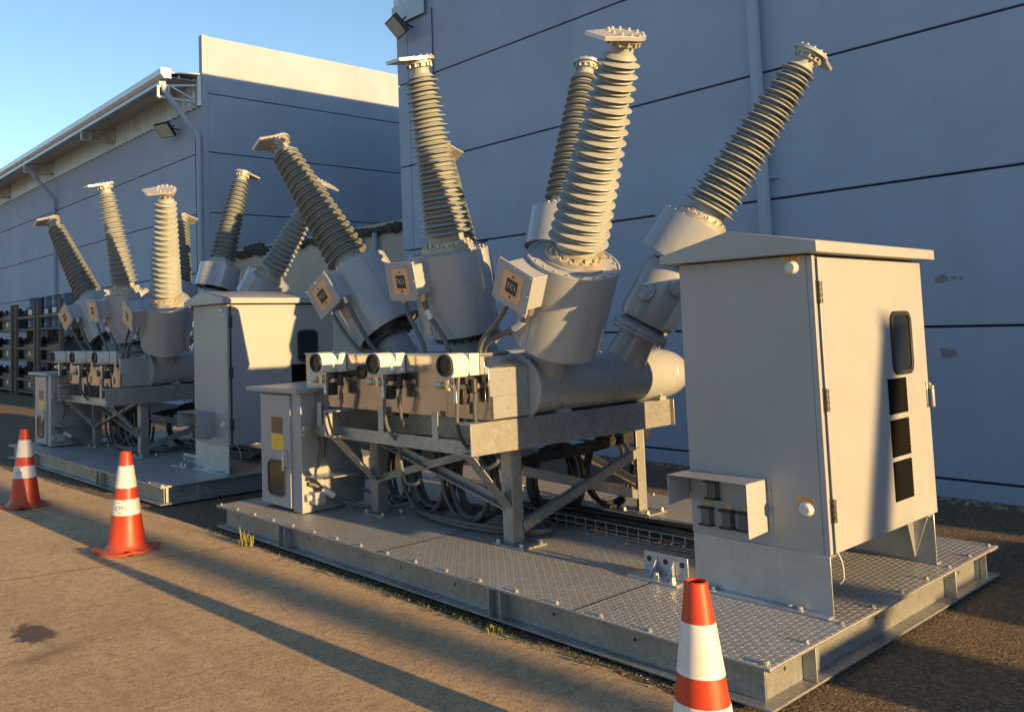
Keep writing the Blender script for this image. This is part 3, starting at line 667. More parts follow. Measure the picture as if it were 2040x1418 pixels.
    # plinth plates
    for ya, sg in ((y0+.001, -1), (2.125, 1)):
        p = MB().box(x0+.004, x1-.006, ya, ya+.008, H+.012, z0-.0005)
        yf0, yf1 = (ya-.055, ya+.008) if sg < 0 else (ya, ya+.063)
        p.box(x0+.004, x1-.006, yf0, yf1, H, H+.0118)
        p.box(x0+.004, x1-.006, min(ya+.0082, ya+.07), ya+.07, z0-.010, z0-.0006) if sg < 0 else p.box(x0+.004, x1-.006, ya-.07, ya-.0002, z0-.010, z0-.0006)
        if sg < 0:
            for bx in (-.74, -.70, -.29, -.24): p.hexbolt((bx, ya-.03, H+.0118), r=.013, h=.016)
        else:
            p.prism([(-.25, z0-.011), (-.12, z0-.011), (-.20, H+.03)], ya-.010, ya-.0005, Matrix(((1, 0, 0, 0), (0, 0, 1, 0), (0, 1, 0, 0), (0, 0, 0, 1))))
            p.prism([(0, z0-.011), (-.10, z0-.011), (-.012, H+.03), (0, H+.03)], -.205, -.199, Matrix(((0, 0, 1, 0), (1, 0, 0, ya-.0103), (0, 1, 0, 0), (0, 0, 0, 1))))
        p.build('plinth', M['galvnew'], t, bevel=.003)
    MB().tube(smooth([(-.10, .90, .49), (-.095, .93, .44), (-.10, .95, .36), (-.12, .95, .33)]), .004, 6).build('earth_lead', M['white'], t)
    return t
C1 = cabinet()

# ------------------------------------------------------------------ small local cabinet at the left end of the skid
def local_box():
    x0, x1, y0, y1, z0, z1 = -4.50, -3.925, .275, .76, H+.012, 1.155
    t = thing('relay_box', ((x0+x1)/2, (y0+y1)/2, H), 'narrow grey relay box with smoked window and yellow label under the nearest breaker drive', 'relay box', 'relay boxes at skid ends')
    MB().box(x0, x1, y0+.05, y1, z0, z1).build('body', M['paint'], t, bevel=.004)
    MB().box(x0-.01, -4.06, y0, y0+.0495, z0+.02, z1-.02).build('door', M['paint'], t, bevel=.005)
    d = kids(t)[-1]
    MB().box(-4.0595, x1-.001, y0+.02, y0+.0495, z0, z1).build('frame_post', M['paint'], t, bevel=.002)
    MB().box(-4.66, -3.88, y0-.05, y1+.05, z1+.001, z1+.036).build('rain_cover', M['paint'], t, bevel=.006)
    F = Matrix(((1, 0, 0, 0), (0, 0, -1, 0), (0, 1, 0, 0), (0, 0, 0, 1)))
    def face(x, z): return Matrix.Translation((x, y0-.0004, z)) @ F
    MB().prism(rrect(.225, .255, .045), 0, .003, face(-4.27, .455)).build('window', M['amber'], d)
    MB().rframe(.262, .292, .06, .022, .010, face(-4.27, .455)).build('window_seal', M['black'], d, bevel=.002)
    MB().prism(rrect(.17, .13, .004), 0, .002, face(-4.25, .885)).build('data_plate', M['brown'], d)
    w = MB().prism(rrect(.185, .125, .004), 0, .0015, face(-4.245, .75)); w.build('warning_label', M['yellow'], d)
    ln = MB()
    for i in range(5): ln.box(-.06, .06-.02*(i % 2), -.035+i*.017, -.031+i*.017, .0016, .0022, face(-4.245, .75))
    ln.build('label_print', M['orange_label'], d, smooth=False)
    MB().box(-4.145, -4.105, y0-.012, y0-.0004, .56, .69).box(-4.138, -4.112, y0-.035, y0-.0122, .655, .685).box(-4.137, -4.113, y0-.035, y0-.022, .53, .6548).build('door_handle', M['alu'], d, bevel=.003)
    # fittings on the right flank
    s = MB().box(x1+.001, x1+.22, .33, .72, .495, .505).box(x1+.001, x1+.007, .36, .62, .52, .60)
    s.build('shelf_bracket', M['galvnew'], t, bevel=.001)
    MB().prism([(.29, z0+.01), (.90, z0+.01), (.93, .44), (.88, .70), (.62, .84), (.29, .84)], x1-.002+.003, x1+.006, Matrix(((0, 0, 1, 0), (1, 0, 0, 0), (0, 1, 0, 0), (0, 0, 0, 1)))).build('gland_plate', M['galvnew'], t, bevel=.001)
    MB().box(x1+.008, x1+.09, .36, .46, .28, .375).cyl((x1+.02, .36, .33), (x1+.02, .31, .33), .03, n=14).build('junction_box', M['paint'], t, bevel=.004)
    MB().box(x1+.007, x1+.045, .30, .345, .82, .90).hexbolt((x1+.03, .30, .85), (0, -1, 0), .012, .02).build('cable_clamp', M['galv'], t, bevel=.002)
    MB().tube(smooth([(x1+.03, .34, .44), (x1+.06, .40, .42), (x1+.09, .50, .34), (x1+.13, .62, .27), (x1+.25, .74, .235), (x1+.40, .86, .235), (x1+.55, .98, .28)]), .017, 10).build('supply_cable', M['coil'], t)
    MB().cyl((x1+.07, .44, .40), (x1+.10, .53, .33), .030, .026, 14).build('cable_gland', M['white'], t)
    MB().tube(smooth([(x1+.01, .70, .40), (x1+.10, .78, .37), (x1+.25, .82, .33), (x1+.5, .95, .31)]), .013, 8).build('supply_cable', M['coil'], t)
    MB().tube(smooth([(x1+.008, .45, .80), (x1+.02, .47, .70), (x1+.02, .45, .60), (x1+.01, .44, .55)]), .012, 8).tube(smooth([(x1+.008, .52, .81), (x1+.02, .52, .70), (x1+.02, .51, .62)]), .012, 8).build('control_wire', M['conduit'], t)
    return t
L1 = local_box()

# ------------------------------------------------------------------ loose things on the skid
def coil(cx, cy, cz, a, bz, turns, r, mat, label, group, plane='x', seed=1, name='cable_coil'):
    rr = random.Random(seed); pts = []; n = turns*22; y = 0
    ph = rr.uniform(0, 6)
    for i in range(n+1):
        th = 2*PI*i/22; k = i/22
        j = 1+.10*math.sin(k*2.3+ph)+.03*math.sin(th*2+k)
        u = a*j*math.cos(th); w = bz*(1+.07*math.sin(k*1.7+ph))*math.sin(th); s = (k-turns/2)*r*2.3+.01*math.sin(th*1.5)
        pts.append((cx+u, cy+s, cz+w) if plane == 'x' else (cx+s, cy+u, cz+w) if plane == 'y' else (cx+u, cy+w, cz+abs(s)*.6))
    lo = min(p[2] for p in pts); dz = max(0, H+.004+r-lo)
    pts = [(p[0], p[1], p[2]+dz) for p in pts]
    t = thing(name, (cx, cy, H), label, 'cable coil', group)
    MB().tube(pts, r, 8).build('cable', mat, t)
    k = MB(); top = max(pts, key=lambda p: p[2])
    T = Matrix.Translation((cx, cy, top[2]-.01)) @ (frame((1, 0, 0)) if plane == 'x' else frame((0, 1, 0))).to_4x4()
    k.lathe([(r*turns*1.3+.004, -.006), (r*turns*1.3+.008, 0), (r*turns*1.3+.004, .006)], 16, T, False, False); k.build('tie_strap', M['black'], t)
    return t
G1 = 'control cables hanging under the breaker frames'
coils = [coil(-3.64, 1.05, .45, .13, .22, 4, .0155, M['coil'], 'narrow bundle of grey cable loops between the left legs of the nearest breaker', G1, seed=1),
         coil(-3.22, 1.02, .49, .21, .28, 5, .0165, M['coil'], 'round hank of grey cable hanging left of centre under the nearest breaker', G1, seed=2),
         coil(-2.72, 1.00, .47, .22, .27, 5, .0165, M['coil'], 'round hank of grey cable hanging behind the right front leg of the nearest breaker', G1, seed=3)]
coils.append(coil(-2.75, 1.08, H+.01, .62, .26, 3, .0165, M['coil'], 'wide flat loops of grey cable lying on the deck under the nearest breaker', G1, plane='z', seed=4))
coils.append(coil(-2.36, 1.50, .50, .26, .25, 3, .019, M['cable'], 'black cable ring hanging in the open right side of the nearest breaker frame', G1, plane='y', seed=5))
coils.append(coil(-2.34, 2.12, .48, .27, .27, 2, .019, M['cable'], 'black cable ring beside the rear right leg of the nearest breaker frame', G1, plane='y', seed=6))
def bundle():
    t = thing('cable_run', (-2.33, 1.8, H), 'black cable bundle strapped along the right side under the nearest breaker tanks', 'cable', G1)
    b = MB()
    for i in range(4):
        o = .022*i
        b.tube(smooth([(-2.36+.01*i, .95, .60+o), (-2.34, 1.25, .66+o*.7), (-2.31+.01*i, 1.75, .675+o), (-2.30, 2.2, .70+o*.8), (-2.29, 2.6, .72+o)]), .017, 8)
    b.build('cable', M['cable'], t)
    MB().tube(smooth([(-2.30, 2.12, .70), (-2.28, 2.16, .77), (-2.27, 2.17, .84)]), .016, 8).build('branch_cable', M['cable'], t)
    return t
coils.append(bundle())
def tray():
    t = thing('cable_tray', (-1.8, 1.5, H), 'wire mesh cable tray crossing the nearest deck towards the control cabinet', 'cable tray', 'wire cable trays')
    b = MB(); x0, x1, y0, y1, z0, h = -2.5, -.86, 1.36, 1.72, H+.012, .085
    for y in (y0, y1):
        for z in (z0, z0+h*.5, z0+h): b.tube([(x0, y, z), (x1, y, z)], .0025, 5)
    for i in range(4): b.tube([(x0, y0+.07*i+.05, z0), (x1, y0+.07*i+.05, z0)], .0025, 5)
    k = int((x1-x0)/.085)
    for i in range(k+1):
        x = x0+i*.085; b.tube([(x, y0-.003, z0+h), (x, y0-.003, z0-.002), (x, y1+.003, z0-.002), (x, y1+.003, z0+h)], .0025, 5)
    b.build('wire_mesh', M['galvnew'], t)
    return t
TR1 = tray()
def traycables():
    t = thing('tray_cables', (-1.8, 1.5, H), 'thick black cables lying in the wire tray on the nearest deck', 'cable', 'cables in the wire trays'); rr = random.Random(3)
    for i in range(9):
        y = 1.40+.035*i; z = H+.034+.018*(i % 3)
        pts = [(-2.6+rr.uniform(-.3, .1), y+rr.uniform(-.1, .1), z), (-2.2, y+rr.uniform(-.04, .04), z+rr.uniform(0, .03)), (-1.7, y+rr.uniform(-.03, .03), z+rr.uniform(0, .03)), (-1.2, y+rr.uniform(-.03, .03), z+rr.uniform(0, .03)), (-.85, y, z+.01), (-.6, y, z+.02)]
        MB().tube(smooth(pts), rr.uniform(.014, .02), 8).build('cable', M['cable'], t)
    return t
TC1 = traycables()
def lug():
    t = thing('anchor_bracket', (-1.03, .78, H), 'small galvanised bracket with three bolt holes on the deck left of the nearest cabinet', 'bracket', 'lug brackets on the decks')
    b = MB(); x0, x1, y = -1.165, -.885, .835
    b.box(x0-.02, x1+.02, .690, .875, H, H+.014)
    b.box(x0, x1, y, y+.010, H+.0142, H+.125)
    for gx in (x0+.085, x1-.085): b.prism([(y-.0002, H+.0143), (y-.075, H+.0143), (y-.0002, H+.105)], gx-.005, gx+.005, Matrix(((0, 0, 1, 0), (1, 0, 0, 0), (0, 1, 0, 0), (0, 0, 0, 1))))
    b.build('plate', M['galvnew'], t, bevel=.002)
    dots('bolt_hole', M['black'], t, MB().cyl((0, 0, 0), (0, 0, .001), .016, n=16), [at((gx, y-.0003, H+.085), (0, -1, 0), t) for gx in (x0+.035, (x0+x1)/2, x1-.035)])
    dots('anchor_bolt', M['brass'], t, MB().hexbolt((0, 0, 0), r=.016, h=.03), [at((gx, gy, H+.014), parent=t) for gx, gy in ((x0+.14, .74), (x1-.03, .73), (x0+.03, .86))])
    return t
LG1 = lug()

# ------------------------------------------------------------------ copies of the whole unit
unit = [S1, B1, C1, L1]+coils+[TR1, TC1, LG1]
def clone_unit(dx, dy, th, labels, skip=()):
    c, s = math.cos(th), math.sin(th); out = []
    for o, lab in zip(unit, labels):
        if o in skip: continue
        n = copy_tree(o); x, y, z = o.location
        n.location = (c*x-s*y+dx, s*x+c*y+dy, z); n.rotation_euler.z += th
        n['label'] = lab; out.append(n)
    return out
FARL = ['galvanised steel skid with tread plate deck behind the two left cones', 'grey dead tank circuit breaker with six bushings on the far skid at left',
        'grey control cabinet with gabled roof on the far skid, partly hidden by the near bushings', 'narrow relay box with smoked window on the far skid behind the leftmost cone',
        'narrow bundle of grey cable loops between the left legs of the far breaker', 'round hank of grey cable hanging left of centre under the far breaker', 'round hank of grey cable behind the right front leg of the far breaker',
        'wide flat loops of grey cable on the deck under the far breaker', 'black cable ring in the open right side of the far breaker frame', 'black cable ring beside the rear right leg of the far breaker frame',
        'black cable bundle strapped along the right side under the far breaker tanks', 'wire mesh cable tray on the far deck beside the far control cabinet', 'thick black cables lying in the wire tray on the far deck', 'small galvanised bracket with bolt holes on the far deck beside the far cabinet']
clone_unit(-5.986, .026, .016, FARL)
# ------------------------------------------------------------------ unseen objects added beyond the right edge to cast shadows and block low glow
def leaning_shadow_caster():  # unseen, added so its shadow slants across the cabinet door
    t = thing('insulator_shadow_caster', (15, 1.51, 0), 'unseen leaning insulator on a stand, added to cast the cabinet door shadow', 'shadow caster')
    a, b = Vector((15, 1.51, 0)), Vector((15, 2.75, 4.07)); d = (b-a).normalized()
    MB().cyl(a, a.lerp(b, .58), .10, .10, 16).cyl((15, 2.6, 0), a.lerp(b, .55), .03, .03, 10).build('stand', M['galv'], t)
    T = Matrix.Translation(a.lerp(b, .58)) @ frame(d).to_4x4()
    st = .06; prof = [(.12, 0)]
    for i in range(24): z = .03+i*st; r = .185-.0022*i; prof += [(.11, z), (r, z+.012), (r, z+.018), (.11, z+.035)]
    prof += [(.11, 1.49)]
    MB().lathe(prof, 28, T).lathe([(.16, 1.491), (.16, 1.53)], 24, T).build('insulator', M['shed'], t)
leaning_shadow_caster()
def shadow_box(x, y0, y1, h, label):  # unseen box added to shade the skid end and nearby ground
    t = thing('shadow_box', (x, (y0+y1)/2, 0), label, 'packing case', 'unseen boxes added as shadow casters')
    b = MB().box(x, x+.9, y0, y1, .10, h)
    for i in range(int((y1-y0)/.16)): b.box(x-.018, x-.0005, y0+i*.16+.004, y0+i*.16+.152, .10, h)
    b.build('case_body', M['rustpost'], t, bevel=.004)
    MB().box(x, x+.9, y0, y0+.1, 0, .0995).box(x, x+.9, y1-.1, y1, 0, .0995).build('skid_runner', M['rustpost'], t)
shadow_box(6.0, .95, 1.62, 1.0, 'lower box added out of view to shade the skid end beam')
shadow_box(7.2, 2.45, 4.4, 1.12, 'wider box added out of view to shade the rear of the skid end')
def shadow_post():  # added out of view to lay the soft shadow band on the pavement
    t = thing('shadow_post', (26, 1.35, 0), 'tall square post added far out of view to cast a soft ground shadow', 'post')
    MB().box(25.85, 26.15, 1.18, 1.52, 0, 6.2).build('post', M['galv'], t)
    MB().box(25.7, 26.3, 1.0, 1.7, 6.2002, 6.26).build('cap_plate', M['galv'], t)
shadow_post()
def shed():  # added out of view only to cut the warm glow near the horizon
    t = thing('glow_blocker', (66, 0, 0), 'long low block added far out of view to cut the low sky glow', 'shed')
    MB().box(62, 70, -70, 60, 0, 7.2).build('wall', M['beige'], t)
    MB().box(61.7, 70.3, -70.3, 60.3, 7.2005, 7.45).build('roof', M['steelroof'], t)
shed()

# ------------------------------------------------------------------ traffic cones
def traffic_cone(loc, rz, label, bands, face, slim=1.):
    hh = .75; t = thing('traffic_cone', (*loc, .006), label, 'traffic cone', 'orange and white traffic cones', rz)
    L = Matrix.Translation((*loc, .006))
    rad = lambda z: slim*(.148-(.148-.042)*((z-.03)/(hh-.03)))
    prof = [(.20, .022), (.168, .030), (rad(.045)+.006, .045)]
    b = MB(); zs = [.06+.69*i/18 for i in range(19)]
    prof += [(rad(z), z) for z in zs]+[(rad(hh)-.004, hh+.003), (rad(hh)-.009, hh), (rad(hh)-.006, hh-.14), (.02, hh-.15)]
    b.lathe(prof, 48, L, cap0=False); b.build('cone_body', M['cone'], t)
    # square base with curled-up corners
    g = MB(); K = 12; hw = .205; vs = []
    for z in (0, 1):
        for i in range(K+1):
            for j in range(K+1):
                u, v = -1+2*i/K, -1+2*j/K; q = (u*u+v*v)/2
                lift = .022*(max(0, q-.45)/.55)**1.5+.006*math.sin(3*u+2*v)*q
                x, y = u*hw*(1-.10*v*v), v*hw*(1-.10*u*u)
                vs.append(L @ Vector((x, y, .004+lift+z*.018)))
    n = (K+1)**2; fs = []
    for i in range(K):
        for j in range(K):
            a, c, d, e = i*(K+1)+j, (i+1)*(K+1)+j, (i+1)*(K+1)+j+1, i*(K+1)+j+1
            fs += [(a, e, d, c), (n+a, n+c, n+d, n+e)]
    rim = [i*(K+1) for i in range(K+1)]+[K*(K+1)+j for j in range(1, K+1)]+[i*(K+1)+K for i in range(K-1, -1, -1)]+[j for j in range(K-1, 0, -1)]
    for i in range(len(rim)):
        a, c = rim[i], rim[(i+1) % len(rim)]; fs.append((a, c, n+c, n+a))
    g.add(vs, fs); g.build('base', M['cone'], t)
    dots('rubber_foot', M['black'], t, MB().box(-.02, .02, -.02, .02, 0, .006), [Matrix.Translation((sx*.13, sy*.13, 0)) for sx in (-1, 1) for sy in (-1, 1)])
    for q, (za, zb) in enumerate(bands):
        k = MB(); m = 6
        o = k.lathe([(rad(za)+.0003, za)]+[(rad(za+(zb-za)*i/m)+.0022, za+(zb-za)*i/m) for i in range(m+1)]+[(rad(zb)+.0003, zb)], 48, L, False, False)
        bo = o.build('reflective_band', M['band'], t)
        if q == 1:
            def wrap(v, z0):
                z = z0+v[1]; r = rad(z)+.0030+v[2]; a = face-rz+v[0]/rad(z0)
                return (r*math.cos(a), r*math.sin(a), z)
            zm = (za+zb)/2; tx = MB()
            tx.text('CPFL', .046, L, .0003, bend=lambda v: wrap(v, zm-.005))
            tx.text('ENERGIA', .014, L, .0003, bend=lambda v: wrap(v, zm-.037))
            sw = [(-.018+.006*i, .034+.010*math.sin(i*.45)+.0012*i) for i in range(9)]
            up = [(x, y+.0065*math.sin((i+.3)/8.6*PI)) for i, (x, y) in enumerate(sw)]
            vs = [wrap((x+.02, y, 0), zm) for x, y in sw]+[wrap((x+.02, y, 0), zm) for x, y in up]
            tx.add([L @ Vector(v) for v in vs], [(i, i+1, 10+i, 9+i) for i in range(8)])
            for i in range(6): tx.add([L @ Vector(wrap((xx, yy, 0), zm)) for xx, yy in ((-.052+.008*i, .036), (-.046+.008*i, .036), (-.046+.008*i, .040), (-.052+.008*i, .040))], [(0, 1, 2, 3)])
            tx.build('printed_emblem', M['ink'], bo, smooth=False)
    return t
FA = math.atan2(-3.513+.8, 1.876+4.6)
traffic_cone((-7.10, -.90), .35, 'orange and white traffic cone farthest left, before the far relay box', [(.485, .65), (.285, .40)], FA-.5)
traffic_cone((-4.64, -.86), .55, 'orange and white traffic cone at the gap between the two skids', [(.485, .65), (.285, .40)], FA-.40)
traffic_cone((.184, -.803), .3, 'orange and white traffic cone cut by the bottom edge, before the nearest skid corner', [(.450, .62), (.225, .358)], math.atan2(-2.7, 1.69)-.05, .89)

# ------------------------------------------------------------------ buildings (own axes: u along the facade, v into the depth)
BO = Vector((-2.4, 5.3, 0))
BR = Matrix.Translation(BO) @ Matrix.Rotation(YB, 4, 'Z')
def bthing(name, label, cat, group=None, at=(0, 0, 0)):
    p = BR @ Vector(at); t = thing(name, p, label, cat, group, YB); t['_o'] = at; return t
class LB(MB):                                       # builds in building axes under a rotated root
    def build(s, name, mat, parent, **kw):
        r = parent
        while r.parent: r = r.parent
        o_ = Vector(r['_o']); w = world_of(parent)
        s.v = [tuple(Vector(v)-o_+w) for v in s.v]
        return MB.build(s, name, mat, parent, **kw)
def panels(t, u0, u1, zs, vs, mat, plane='v', pos=0, seams=(), th=.12):
    """concrete wall panels standing proud of a dark backing so the joints are real recesses"""
    p = LB(); us = [u0]+list(seams)+[u1]; g = .011
    for a, b in zip(us[:-1], us[1:]):
        for z0, z1 in zip(zs[:-1], zs[1:]):
            aa = a+(g/2 if a != u0 else 0); bb = b-(g/2 if b != u1 else 0)
            if plane == 'v': p.box(aa, bb, pos, pos+th, z0+(g if z0 > 0 else 0), z1-g)
            else: p.box(pos-th, pos, aa, bb, z0+(g if z0 > 0 else 0), z1-g)
    o = p.build('wall', mat, t, bevel=.006)
    return o
wb = bthing('warehouse', 'large grey warehouse with long panel wall rising behind the nearest breaker', 'warehouse', at=(-6.2, 0, 0))
ZJ = [0, .165, 1.52, 2.88, 4.23, 5.57, 6.90]
panels(wb, -6.2, 16, ZJ, 0, M['wall'], seams=(-5.93, -.15, 5.2, 10.6))
panels(wb, .13, 30, ZJ, 0, M['wall'], plane='u', pos=-6.075)
LB().box(-6.06, 15.9, .13, 30, .02, 6.88).build('wall_core', M['joint'], wb)
cl = LB(); k = 0; pts = []
u = -6.2
prof = []
while u < 16:
    prof += [(u, -.02), (u+.05, -.055), (u+.15, -.055), (u+.20, -.02)]; u += .25
prof = [(a, b) for a, b in prof]
vs = [(a, b, z) for z in (6.86, 8.62) for a, b in prof]; n = len(prof)
cl.add(vs, [(i, i+1, n+i+1, n+i) for i in range(n-1)]); cl.build('metal_cladding', M['corrugated'], wb, smooth=False)
LB().box(-6.24, 16, .0, .12, 6.905, 8.63).box(-6.24, -6.1, .1205, 30, 6.905, 8.63).box(-6.1, 16, .1205, 30, 8.0, 8.2).build('parapet', M['wall'], wb)
LB().box(-6.21, -5.42, -.075, -.058, 6.55, 6.86).build('corner_flashing', M['steelroof'], wb)
dp = LB().cyl((-.145, -.09, .25), (-.145, -.09, 8.1), .062, n=20)
for z in (1.1, 3.10, 5.2, 7.4): dp.lathe([(.066, -.02), (.066, .02)], 20, Matrix.Translation((-.145, -.09, z))); dp.box(-.08, -.02, -.06, -.004, z-.012, z+.012)
dp.build('downpipe', M['paintpipe'], wb)
for cu, cz, r, sd in ((1.40, 1.945, .05, 1), (1.42, 1.285, .06, 2), (1.50, 1.955, .02, 3), (1.56, 1.94, .014, 4), (-4.92, 4.02, .03, 5)):
    pts = [(cu+r*(1+.55*noise.noise((math.cos(a)*1.5, math.sin(a)*1.5, sd*3.7)))*math.cos(a)*1.1, cz+r*.8*(1+.55*noise.noise((math.cos(a)*1.5, math.sin(a)*1.5, sd*3.7)))*math.sin(a)) for a in [2*PI*i/22 for i in range(22)]]
    LB().prism(pts, -.003, .02, Matrix(((1, 0, 0, 0), (0, 0, 1, 0), (0, 1, 0, 0), (0, 0, 0, 1)))).build('spalled_patch', M['spall'], wb)
cw = LB().tube(smooth([(-5.30, -.02, 6.6), (-5.31, -.018, 5.2), (-5.30, -.02, 4.25), (-5.14, -.02, 4.22)]), .008, 6).tube([(-5.66, -.012, 2.1), (-5.66, -.012, 2.84), (-5.16, -.012, 2.82), (-4.3, -.012, 2.86)], .008, 6)
cw.build('surface_cable', M['black'], wb)

w2 = bthing('warehouse', 'grey warehouse with overhanging eave and sunlit parapet beyond the far breaker', 'warehouse', at=(-13.21, 0, 0))
panels(w2, -75, -13.21, [0, .3, 1.66, 3.04, 4.40, 5.80, 6.93], 0, M['wall'], seams=(-67, -61.6, -56.2, -50.8, -45.4, -40, -34.6, -29.22, -23.88, -18.47))
panels(w2, .125, 26, [0, .3, 1.66, 3.04, 4.40, 5.79, 7.15, 8.50], 0, M['wall2'], plane='u', pos=-13.21, th=.14)
LB().box(-13.24, -13.205, -.02, .122, 0, 8.505).box(-13.36, -13.2405, -.02, .12, 6.95, 8.50).build('corner_post', M['wall2'], w2, bevel=.004)
LB().box(-74.9, -13.36, .13, 25.9, .02, 6.9).build('wall_core', M['joint'], w2)
cl = LB(); prof = []; u = -75.
while u < -13.40:
    prof += [(u, -.012), (u+.05, -.085), (u+.12, -.085), (u+.17, -.012)]; u += .27
n = len(prof)
vs = [(a, b, z) for z in (6.86, 7.56) for a, b in prof]
cl.add(vs, [(i, i+1, n+i+1, n+i) for i in range(n-1)]); cl.build('corrugated_cladding', M['corrugated'], w2, smooth=False)
rf = LB().add([(-75, -1.02, 7.50), (-13.3, -1.02, 7.50), (-13.3, 12, 9.0), (-75, 12, 9.0), (-75, -1.02, 7.47), (-13.3, -1.02, 7.47), (-13.3, 12, 8.97), (-75, 12, 8.97)], [(0, 1, 2, 3), (7, 6, 5, 4), (0, 4, 5, 1), (1, 5, 6, 2), (2, 6, 7, 3), (3, 7, 4, 0)])
ro = rf.build('roof', M['steelroof'], w2, smooth=False)
gt = LB().prism([(-1.03, 7.55), (-1.03, 7.42), (-.97, 7.35), (-.86, 7.35), (-.84, 7.55), (-.85, 7.55), (-.87, 7.36), (-.97, 7.36), (-1.02, 7.425), (-1.02, 7.55)], -75, -13.18, Matrix(((0, 0, 1, 0), (1, 0, 0, 0), (0, 1, 0, 0), (0, 0, 0, 1))))
gt.prism([(-1.04, 7.56), (-1.04, 7.42), (-.97, 7.34), (-.80, 7.34), (-.80, 7.56)], -13.178, -13.16, Matrix(((0, 0, 1, 0), (1, 0, 0, 0), (0, 1, 0, 0), (0, 0, 0, 1))))
gt.build('gutter', M['corrugated'], w2, smooth=False)
LB().box(-75, -13.35, -1.0, -.93, 7.22, 7.30).box(-75, -13.35, -.55, -.50, 7.42, 7.49).build('eave_purlin', M['steelroof'], w2)
LB().box(-75, -13.36, -.98, -.06, 7.43, 7.44).build('soffit', M['steelroof'], w2)
for ub in (-13.42, -18.47, -23.88, -29.22, -34.6):
    tr = LB().bar((ub, -1.0, 7.22), (ub, -1.0, 6.96), .05, .05).bar((ub, -1.0, 6.96), (ub, -.06, 6.96), .05, .05).bar((ub, -1.0, 7.20), (ub, -.06, 7.36), .05, .05).bar((ub, -.75, 7.22), (ub, -.75, 6.98), .04, .04).bar((ub, -.70, 7.24), (ub, -.08, 6.98), .04, .04).bar((ub, -.07, 6.9), (ub, -.07, 7.4), .05, .05)
    tr.build('eave_bracket', M['steelroof'], w2)
for ud, vtop in ((-13.28, -.88), (-23.80, -.92)):
    d = LB().tube(smooth([(ud-.12, vtop, 7.38), (ud-.12, vtop+.01, 7.18), (ud-.12, vtop+.10, 7.02), (ud-.04, -.22, 6.30), (ud, -.12, 6.16), (ud, -.10, 6.0)], 8)+[Vector((ud, -.10, .2))], .062, 14)
    for z in (6.14, 4.2, 2.2): d.lathe([(.068, -.02), (.068, .02)], 18, Matrix.Translation((ud, -.10, z)))
    d.build('downpipe', M['paintpipe'], w2)
LB().tube([(-13.62, -.012, 6.3), (-13.62, -.012, 3.0)], .010, 6).tube([(-13.66, -.012, 4.9), (-13.40, -.012, 4.9)], .010, 6).build('surface_cable', M['black'], w2)

an = bthing('annex', 'low beige annex with ragged black sheeting along its top, between the two warehouses', 'annex', at=(-9.7, .6, 0))
LB().box(-13.19, -6.21, .6, .75, 0, 3.52).build('wall', M['beige'], an)
LB().box(-8.15, -8.05, .5, .598, 0, 3.3).box(-8.6, -8.1, .56, .5985, 2.2, 2.95).box(-7.3, -6.7, .57, .5985, 2.1, 3.0).build('pilaster', M['beige'], an, bevel=.004)
LB().cyl((-7.62, .53, .2), (-7.62, .53, 3.35), .05, n=14).cyl((-7.45, .55, 1.2), (-7.45, .55, 3.0), .025, n=10).build('pipe', M['wall'], an)
rg = LB(); vs = []; fs = []; nu = 150
for i in range(nu+1):
    u = -13.19+6.98*i/nu
    up = 3.47+.05*noise.noise((u*1.9, 0, 1))+.06*noise.noise((u*13, 0, 2))+(.10 if -12.4 < u < -11.6 else 0)
    dn = 3.32+.08*noise.noise((u*2.6, 0, 5))+.10*noise.noise((u*15, 0, 6))
    for q, (v, z) in enumerate(((.60, up-.02), (.54+.03*noise.noise((u*4, 0, 9)), up), (.52+.03*noise.noise((u*5, 0, 12)), (up+dn)/2+.05*noise.noise((u*11, 0, 3))), (.54+.03*noise.noise((u*5, 0, 14)), dn), (.60, dn+.05))): vs.append((u, v, z))
for i in range(nu):
    for q in range(4): a = i*5+q; fs.append((a, a+1, a+6, a+5))
rg.add(vs, fs); rg.build('torn_sheeting', M['ragged'], an, smooth=False)

def floodlight(at, yaw, tilt, sz, label):
    t = bthing('floodlight', label, 'floodlight', 'wall mounted floodlights', at)
    T = Matrix.Translation(at) @ Matrix.Rotation(yaw, 4, 'Z') @ Matrix.Rotation(tilt, 4, 'X')
    w = sz
    h = LB().box(-w/2, w/2, -.045, .03, -w*.42, w*.42, T)
    for i in range(9): h.box(-w/2+.02+i*(w-.04)/9, -w/2+.028+i*(w-.04)/9, .0302, .06, -w*.36, w*.36, T)
    h.build('lamp_housing', M['black'], t, bevel=.006)
    LB().box(-w/2+.02, w/2-.02, -.0468, -.0452, -w*.42+.02, w*.42-.02, T).build('lamp_glass', M['lampglass'], t)
    hn = Vector(at)
    LB().tube([T @ Vector((-w/2-.012, 0, 0)), T @ Vector((-w/2-.012, .10, .02)), T @ Vector((w/2+.012, .10, .02)), T @ Vector((w/2+.012, 0, 0))], .011, 8).tube([T @ Vector((0, .10, .02)), (hn.x+.02, -.004, hn.z+.03)], .016, 8).build('lamp_bracket', M['black'], t)
    return t
floodlight((-5.80, -.30, 6.40), R(-18), R(42), .40, 'black floodlight on the corner of the tall near warehouse, above a bushing')
floodlight((-14.55, -.34, 6.52), R(20), R(45), .46, 'black floodlight under the eave of the far warehouse')
floodlight((-5.05, -.22, 4.26), R(30), R(40), .26, 'small dark floodlight half hidden behind the upright centre bushing')

